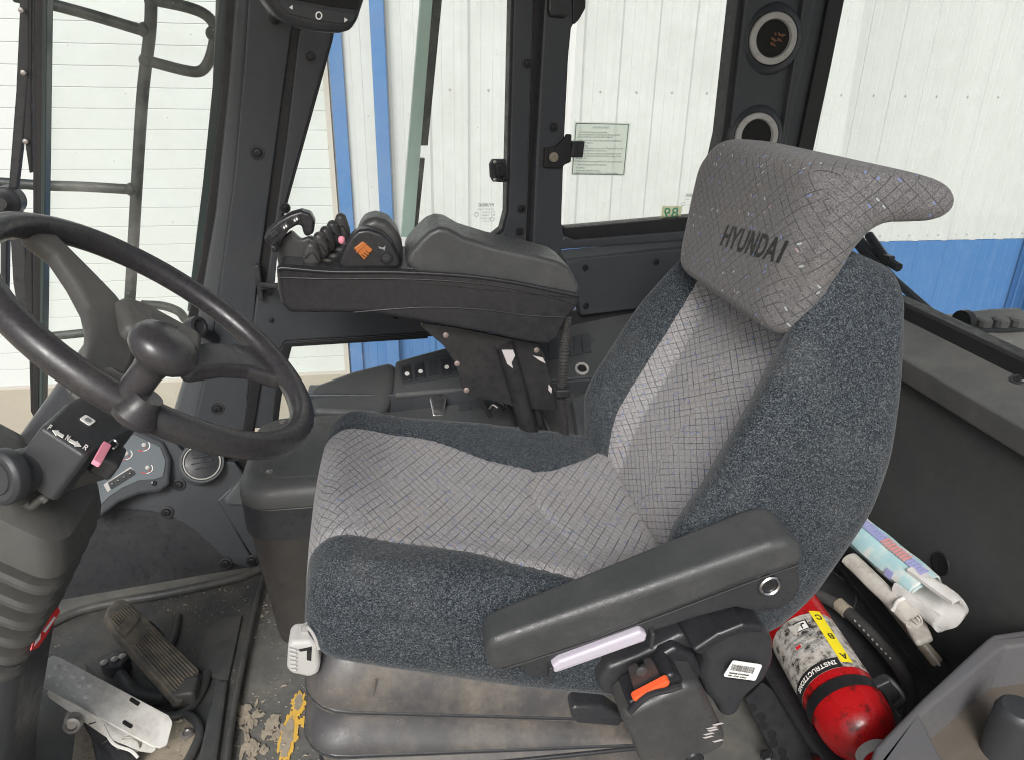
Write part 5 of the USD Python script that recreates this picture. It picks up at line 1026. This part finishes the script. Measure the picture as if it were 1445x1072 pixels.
for k in range(5):
    p0 = Y(1.05).at(1210, 716); part(thr, 'thread', tube([p0, Y(1.05).at(1218+k*2, 712-k*1.4), Y(1.05).at(1224+RNG.uniform(0, 8), 708+RNG.uniform(-4, 8))], .0009, 5, 3), M_FOAM, 40)
# perforated seat rail on the floor
sr = thing('seat_rail', 'dark perforated rail on the floor beside the extinguisher', 'rail')
RPp = Plane(Z(.06).at(1090, 1030), [-.5, -.25, .8])
part(sr, 'rail_bar', plate([(1050, 985), (1075, 960), (1130, 1000), (1200, 1100), (1110, 1100)], RPp, .03, .004, 0, .005), M_DARK, 30)
for k in range(9): 
    q = (1062+k*7.4+(k % 2)*5, 998+k*12.5); part(sr, 'rail_hole', lathe([(.0085, .0), (.008, .001), (0, .0008)], RPp.off(.0004).at(*q), RPp.n, 14), M_HOLE, 40)
part(sr, 'rail_bolt', lathe([(.012, 0), (.012, .006), (.008, .008), (0, .008)], RPp.at(1082, 1066), RPp.n, 6), M_BOLT, 20)
solo('steel_strip', plate([(1142, 1060), (1150, 1062), (1180, 1072), (1200, 1100), (1150, 1100)], Z(.12), .002, .0004, 0, 0), M_CHROME, 'bright thin steel strip below the extinguisher dome', 'metal strip', smooth=False)

# ---------------------------------------------------------------- tray by the door
dt = thing('door_tray', 'grey moulded tray with raised rim in the near right corner', 'tray')
T0 = Z(.33)
rim_o = [(1215, 1110), (1236, 1050), (1300, 985), (1392, 900), (1402, 893), (1450, 886), (1560, 880)]
rim_i = [(1350, 1110), (1300, 1010), (1310, 1000), (1410, 918), (1420, 912), (1460, 907), (1560, 900)]
part(dt, 'tray_rim', plate(rim_o+rim_i[::-1], T0, .20, .007, 0, .004, 3), M_TRAY, 40)
part(dt, 'tray_floor', plate([(1262, 1130), (1290, 1020), (1420, 912), (1570, 895), (1570, 1130)], Z(.235), .004, .001, 0, 0), M_TRAYIN, 30)
part(dt, 'tray_post', lathe([(.034, -.12), (.034, -.01), (.030, .0), (.026, .004), (0, .006)], Z(.33).at(1440, 1000), [0, 0, 1], 24), M_SHROUD, 40)

# ---------------------------------------------------------------- window hardware and stickers
lt = thing('window_catch', 'small black catch on the front side window beside the middle pillar', 'latch')
LP = WALL.off(-.015)
part(lt, 'catch_plate', plate([(691, 232), (695, 225), (714, 225), (715, 258), (696, 257), (692, 250)], LP, .008, .002, .010, .003), M_DARK, 40)
part(lt, 'catch_handle', plate([(700, 233), (712, 231), (716, 236), (716, 250), (702, 251)], LP, .014, .004, .022, .004), M_SHELL, 40)
part(lt, 'catch_arm', plate([(710, 236), (720, 235), (720, 254), (710, 254)], LP, .01, .002, .018, .002), M_BLACK, 30)
for q in ((698, 229), (698, 254)): part(lt, 'catch_screw', lathe([(.0045, 0), (.0045, .002), (0, .003)], LP.off(.010).at(*q), LP.n, 12), M_BOLTM, 40)
ch = thing('window_stay', 'black bracket and clip bolted to the middle pillar', 'bracket')
part(ch, 'stay_bracket', plate([(769, 210), (786, 207), (797, 196), (800, 190), (807, 190), (806, 229), (797, 233), (793, 238), (768, 237)], WALL, .008, .002, .012, .003), M_BLACK, 30)
part(ch, 'stay_bolt', lathe([(.012, 0), (.012, .004), (.009, .007), (.005, .007), (.004, .004), (0, .004)], WALL.off(.013).at(781, 222), WALL.n, 18), M_BARE, 40)
part(ch, 'stay_clip', plate([(809, 200), (826, 200), (823, 223), (805, 223)], WALL, .02, .004, .016, .002), M_DARK, 30)
part(ch, 'clip_groove', tube([WALL.off(.0165).at(816, 201), WALL.off(.0165).at(813.5, 222)], .0016, 6, 0), M_BLACK, 40)
GP = WALL.off(-.028)
dc = thing('instruction_decal', 'white printed instruction decal on the rear side window glass', 'decal')
part(dc, 'decal_sheet', plate([(811, 172), (890, 174), (882, 249), (806, 247)], GP, .0008, .0001, .0, 0), M_DECAL, False)
for a, b in (((813, 174.5), (887, 176)), ((887, 176), (880, 247)), ((880, 247), (807.5, 246)), ((807.5, 246), (813, 174.5))): part(dc, 'decal_frame', tube([GP.off(.0007).at(*a), GP.off(.0007).at(*b)], .0011, 4, 0), M_INKG, False)
lines = [('Start Procedure', 836, 859, 180.5), ('1. The fuel transfer pump is self priming.', 815, 857, 187), ('When the keyswitch is in ON position, the fuel transfer', 816, 875, 190.4), ('pump operates for 3 seconds & then shuts off.', 815, 865, 193.6),
         ('2. Fuel up or lower, let and longer operation depending on', 815, 877, 198.6), ('temperature.', 815, 837, 201.8), ('3. Starting', 815, 829, 206), ('If it would not start, release to ON position for fuel', 814, 879, 209.6), ('pump operation for 30 seconds.', 814, 856, 212.8),
         ('4. If engine still does not start, turn the keyswitch to OFF', 813, 876, 217), ('and loosen the pump bolt at transfer pump of the', 813, 876, 220.4), ('engine.', 812, 828, 223.6), ('5. Repeat the previous steps until fuel is coming at the pump.', 811, 878, 228), ('6. Tighten the pump bolt at the pump inlet.', 810.5, 856, 232.6), ('7. Re-starting.', 810.5, 825, 237), ('8. If the engine still would not start,', 810, 846, 241), ('please contact the nearest dealer or engine dealers.', 811, 873, 244.4)]
for tx, x0, x1, y in lines: part(dc, 'decal_text', text_at(tx, GP, (x0, y+1), (x1, y+1+(x1-x0)*.012), .0042 if y > 184 else .0055, .0006, .0003, False), M_INKG, False)
nd = thing('number_decal', 'faded beige window decal with green reversed number', 'decal')
part(nd, 'decal_sheet', plate([(935, 291), (963, 291), (960, 309), (932, 309)], GP, .0006, .0001, .0, 0), M_BEIGE, False)
part(nd, 'decal_number', text_at('89', GP, (936, 307.3), (957.5, 307), .026, .0004, .0004, True, True), M_GREEN, False)
def glassmark(x, y, s, label):
    g = thing('glass_marking', label, 'glass marking')
    part(g, 'mark_text', text_at('HYUNDAI', GP, (x, y), (x+21*s, y-.3), .0078*s, .0006, .0003, True, True), M_INKG, False)
    for k, (tx, o, w) in enumerate((('KCC SAFETY GLASS', -1, 22), ('AS2 M1 27', 5, 11), ('TEMPERED', 4, 11), ('43R-001234', 3, 14), ('DOT 123', 6, 9))):
        part(g, 'mark_text', text_at(tx, GP, (x+o*s, y+(4.4+k*4.0)*s), (x+(o+w)*s, y+(4.4+k*4.0)*s-.2), .0032*s, .0006, .0003, False, True), M_INKG, False)
    for dx, dy in ((-2.5, 10.5), (18.5, 17)): part(g, 'mark_ring', tube([GP.off(.0006).at(x+dx*s+2.6*s*math.cos(a), y+dy*s+2.6*s*math.sin(a)) for a in np.arange(14)/14*6.283], .0006, 4, 0, True), M_INKG, 40)
    part(g, 'mark_box', tube([GP.off(.0006).at(x+q[0]*s, y+q[1]*s) for q in ((18, 7), (22, 7), (22, 11), (18, 11))], .0006, 4, 0, True), M_INKG, 40)
glassmark(967, 278, 1.0, 'small reversed printed marking on the rear side window glass')
glassmark(675, 292, 1.06, 'small reversed printed marking on the front side window below its catch')
# the opened front half of window 1
ow = thing('swung_window', 'window sash swung outwards with its greenish glass edge showing', 'window')
OP = Plane(WALL.at(590, 200)+A([0, .02, 0]), [.75, -.66, 0])
part(ow, 'glass_edge', plate([(597, -40), (614, -40), (584, 335), (566, 335)], WALL.off(-.05), .012, .002, 0, .001), M_EDGE, 30)
part(ow, 'sash_seal', cat(plate([(614, -40), (628, -40), (604, 206), (591, 206)], WALL.off(-.062), .02, .002, 0, .001), plate([(592, 224), (600, 224), (588, 340), (578, 340)], WALL.off(-.062), .02, .002, 0, .001)), M_BLACK, 30)

# ---------------------------------------------------------------- outside: guard rails, wiper, rear hinge, hood
R1 = Y(2.15)
gr = thing('guard_rail', 'dark tubular guard rail outside the windscreen', 'guard rail')
def rail(pts, r=.0145, s=6): part(gr, 'rail_tube', tube([R1.at(*q) for q in pts], r, 12, s), M_RAIL, 60)
rail([(213, -40), (212, 40), (200, 150), (186, 380), (180, 470)], .0150)
rail([(20, -5), (66, 5), (130, 22), (200, 43)], .0135)
rail([(205, -2), (225, 2), (262, 10), (288, 20), (302, 36), (302, 60), (294, 88), (282, 101), (262, 100), (230, 92), (208, 86)], .0135)
rail([(0, 258), (60, 262), (120, 264), (188, 268)], .0135); rail([(60, 476), (100, 472), (150, 467)], .0125); rail([(200, 430), (230, 432), (252, 440), (262, 452)], .0125)
for q in ((205, 43), (187, 268), (207, 86), (301, 48)): part(gr, 'weld_bead', ball_ if 0 else hull([R1.at(*q)], .019, 10), M_RAIL, 60)
wm = thing('windscreen_bar', 'black vertical windscreen bar with rubber edges at the left', 'windscreen bar')
part(wm, 'bar', plate([(46, -40), (64, -40), (56, 590), (46, 590)], Y(1.75), .03, .003, 0, .002), M_BLACK, 30)
part(wm, 'bar_rubber', plate([(60, -40), (67, -40), (60, 585), (55, 590)], Y(1.745), .03, .002, 0, .001), M_SHADE, 30)
wi = thing('windscreen_wiper', 'black windscreen wiper arm with pivot and blade left of the bar', 'wiper')
part(wi, 'wiper_arm', plate([(26, -40), (40, -40), (41, 90), (32, 200), (22, 285), (10, 285), (22, 130), (27, 20)], Y(1.80), .012, .003, 0, .003), M_DARK, 30)
part(wi, 'wiper_arm', plate([(12, 300), (32, 300), (40, 420), (40, 478), (30, 470), (18, 400)], Y(1.80), .012, .003, 0, .003), M_DARK, 30)
part(wi, 'wiper_blade', plate([(40, -40), (46, -40), (44, 150), (45, 240), (42, 250), (33, 190), (40, 90)], Y(1.79), .012, .002, 0, .002), M_BLACK, 30)
part(wi, 'wiper_blade', plate([(40, 330), (45, 330), (48, 590), (43, 580), (40, 470), (33, 390)], Y(1.79), .012, .002, 0, .002), M_BLACK, 30)
part(wi, 'wiper_pivot', lathe([(.032, -.02), (.032, .01), (.026, .016), (.02, .018), (.012, .03), (0, .03)], Y(1.79).at(10, 284), [0, -1, 0], 28), M_DARK, 40)
part(wi, 'wiper_link', plate([(0, 330), (10, 320), (8, 430), (0, 440)], Y(1.80), .02, .003, 0, .003), M_DARK, 30)
for q in ((33, 103), (36, 200), (30, 15)): part(wi, 'wiper_rivet', lathe([(.006, 0), (.005, .003), (0, .004)], Y(1.785).at(*q), [0, -1, 0], 12), M_BOLTM, 40)
HZ = .655
hood = thing('rear_hood', 'pale dusty engine hood behind the rear window', 'hood')
h0 = Z(HZ).at(1320, 443)
part(hood, 'hood_panel', rbox([RX+.14+.75, .9, HZ-.05], [1.5, 2*(h0[1]-.9)+0.02, .10], .02), M_DECK, 30)
part(hood, 'hood_badge', lathe([(.03, 0), (.028, .003), (0, .004)], Z(HZ).at(1410, 477), [0, 0, 1], 20), M_DECK, 40)
M_HINGE = plastic('hinge_grey', (.13, .13, .125), .5, .5, (.25, .23, .20))
hgz = thing('hood_hinge', 'grey bolted hinge lying on the pale hood', 'hinge')
H1 = Z(HZ+.02)
part(hgz, 'hinge_barrel', tube([H1.at(1362, 452), H1.at(1395, 448), H1.at(1436, 446)], .020, 16, 0), M_HINGE, 40)
part(hgz, 'hinge_knuckle', tube([H1.at(1356, 454), H1.at(1364, 453)], .028, 16, 0), M_DARK, 40)
part(hgz, 'hinge_leaf', plate([(1352, 452), (1365, 464), (1400, 465), (1460, 462), (1460, 452), (1380, 452)], Z(HZ+.012), .010, .002, 0, .004), M_TRIM, 30)
for x in (1387, 1411, 1435): part(hgz, 'hinge_bolt', lathe([(.019, 0), (.019, .016), (.015, .020), (0, .020)], Z(HZ+.012).at(x, 460), [0, 0, 1], 10), M_HINGE, 30)
rw = thing('rear_wiper', 'grey rear wiper arm leaning behind the backrest', 'wiper')
RWp = X(RX+.17)
part(rw, 'wiper_arm', tube([RWp.at(1214, 338), RWp.at(1262, 395), RWp.at(1324, 450)], .010, 8, 0), M_TRIM2, 40)
part(rw, 'wiper_blade', tube([RWp.off(.02).at(1208, 345), RWp.off(.02).at(1256, 408), RWp.off(.02).at(1312, 452)], .008, 8, 0), M_BLACK, 40)
part(rw, 'wiper_arm', tube([RWp.at(1226, 332), RWp.at(1250, 366), RWp.at(1268, 378)], .012, 8, 0), M_DARK, 40)
part(rw, 'wiper_clip', rbox(RWp.at(1252, 365), [.02, .04, .02], .004), M_DARK, 30)
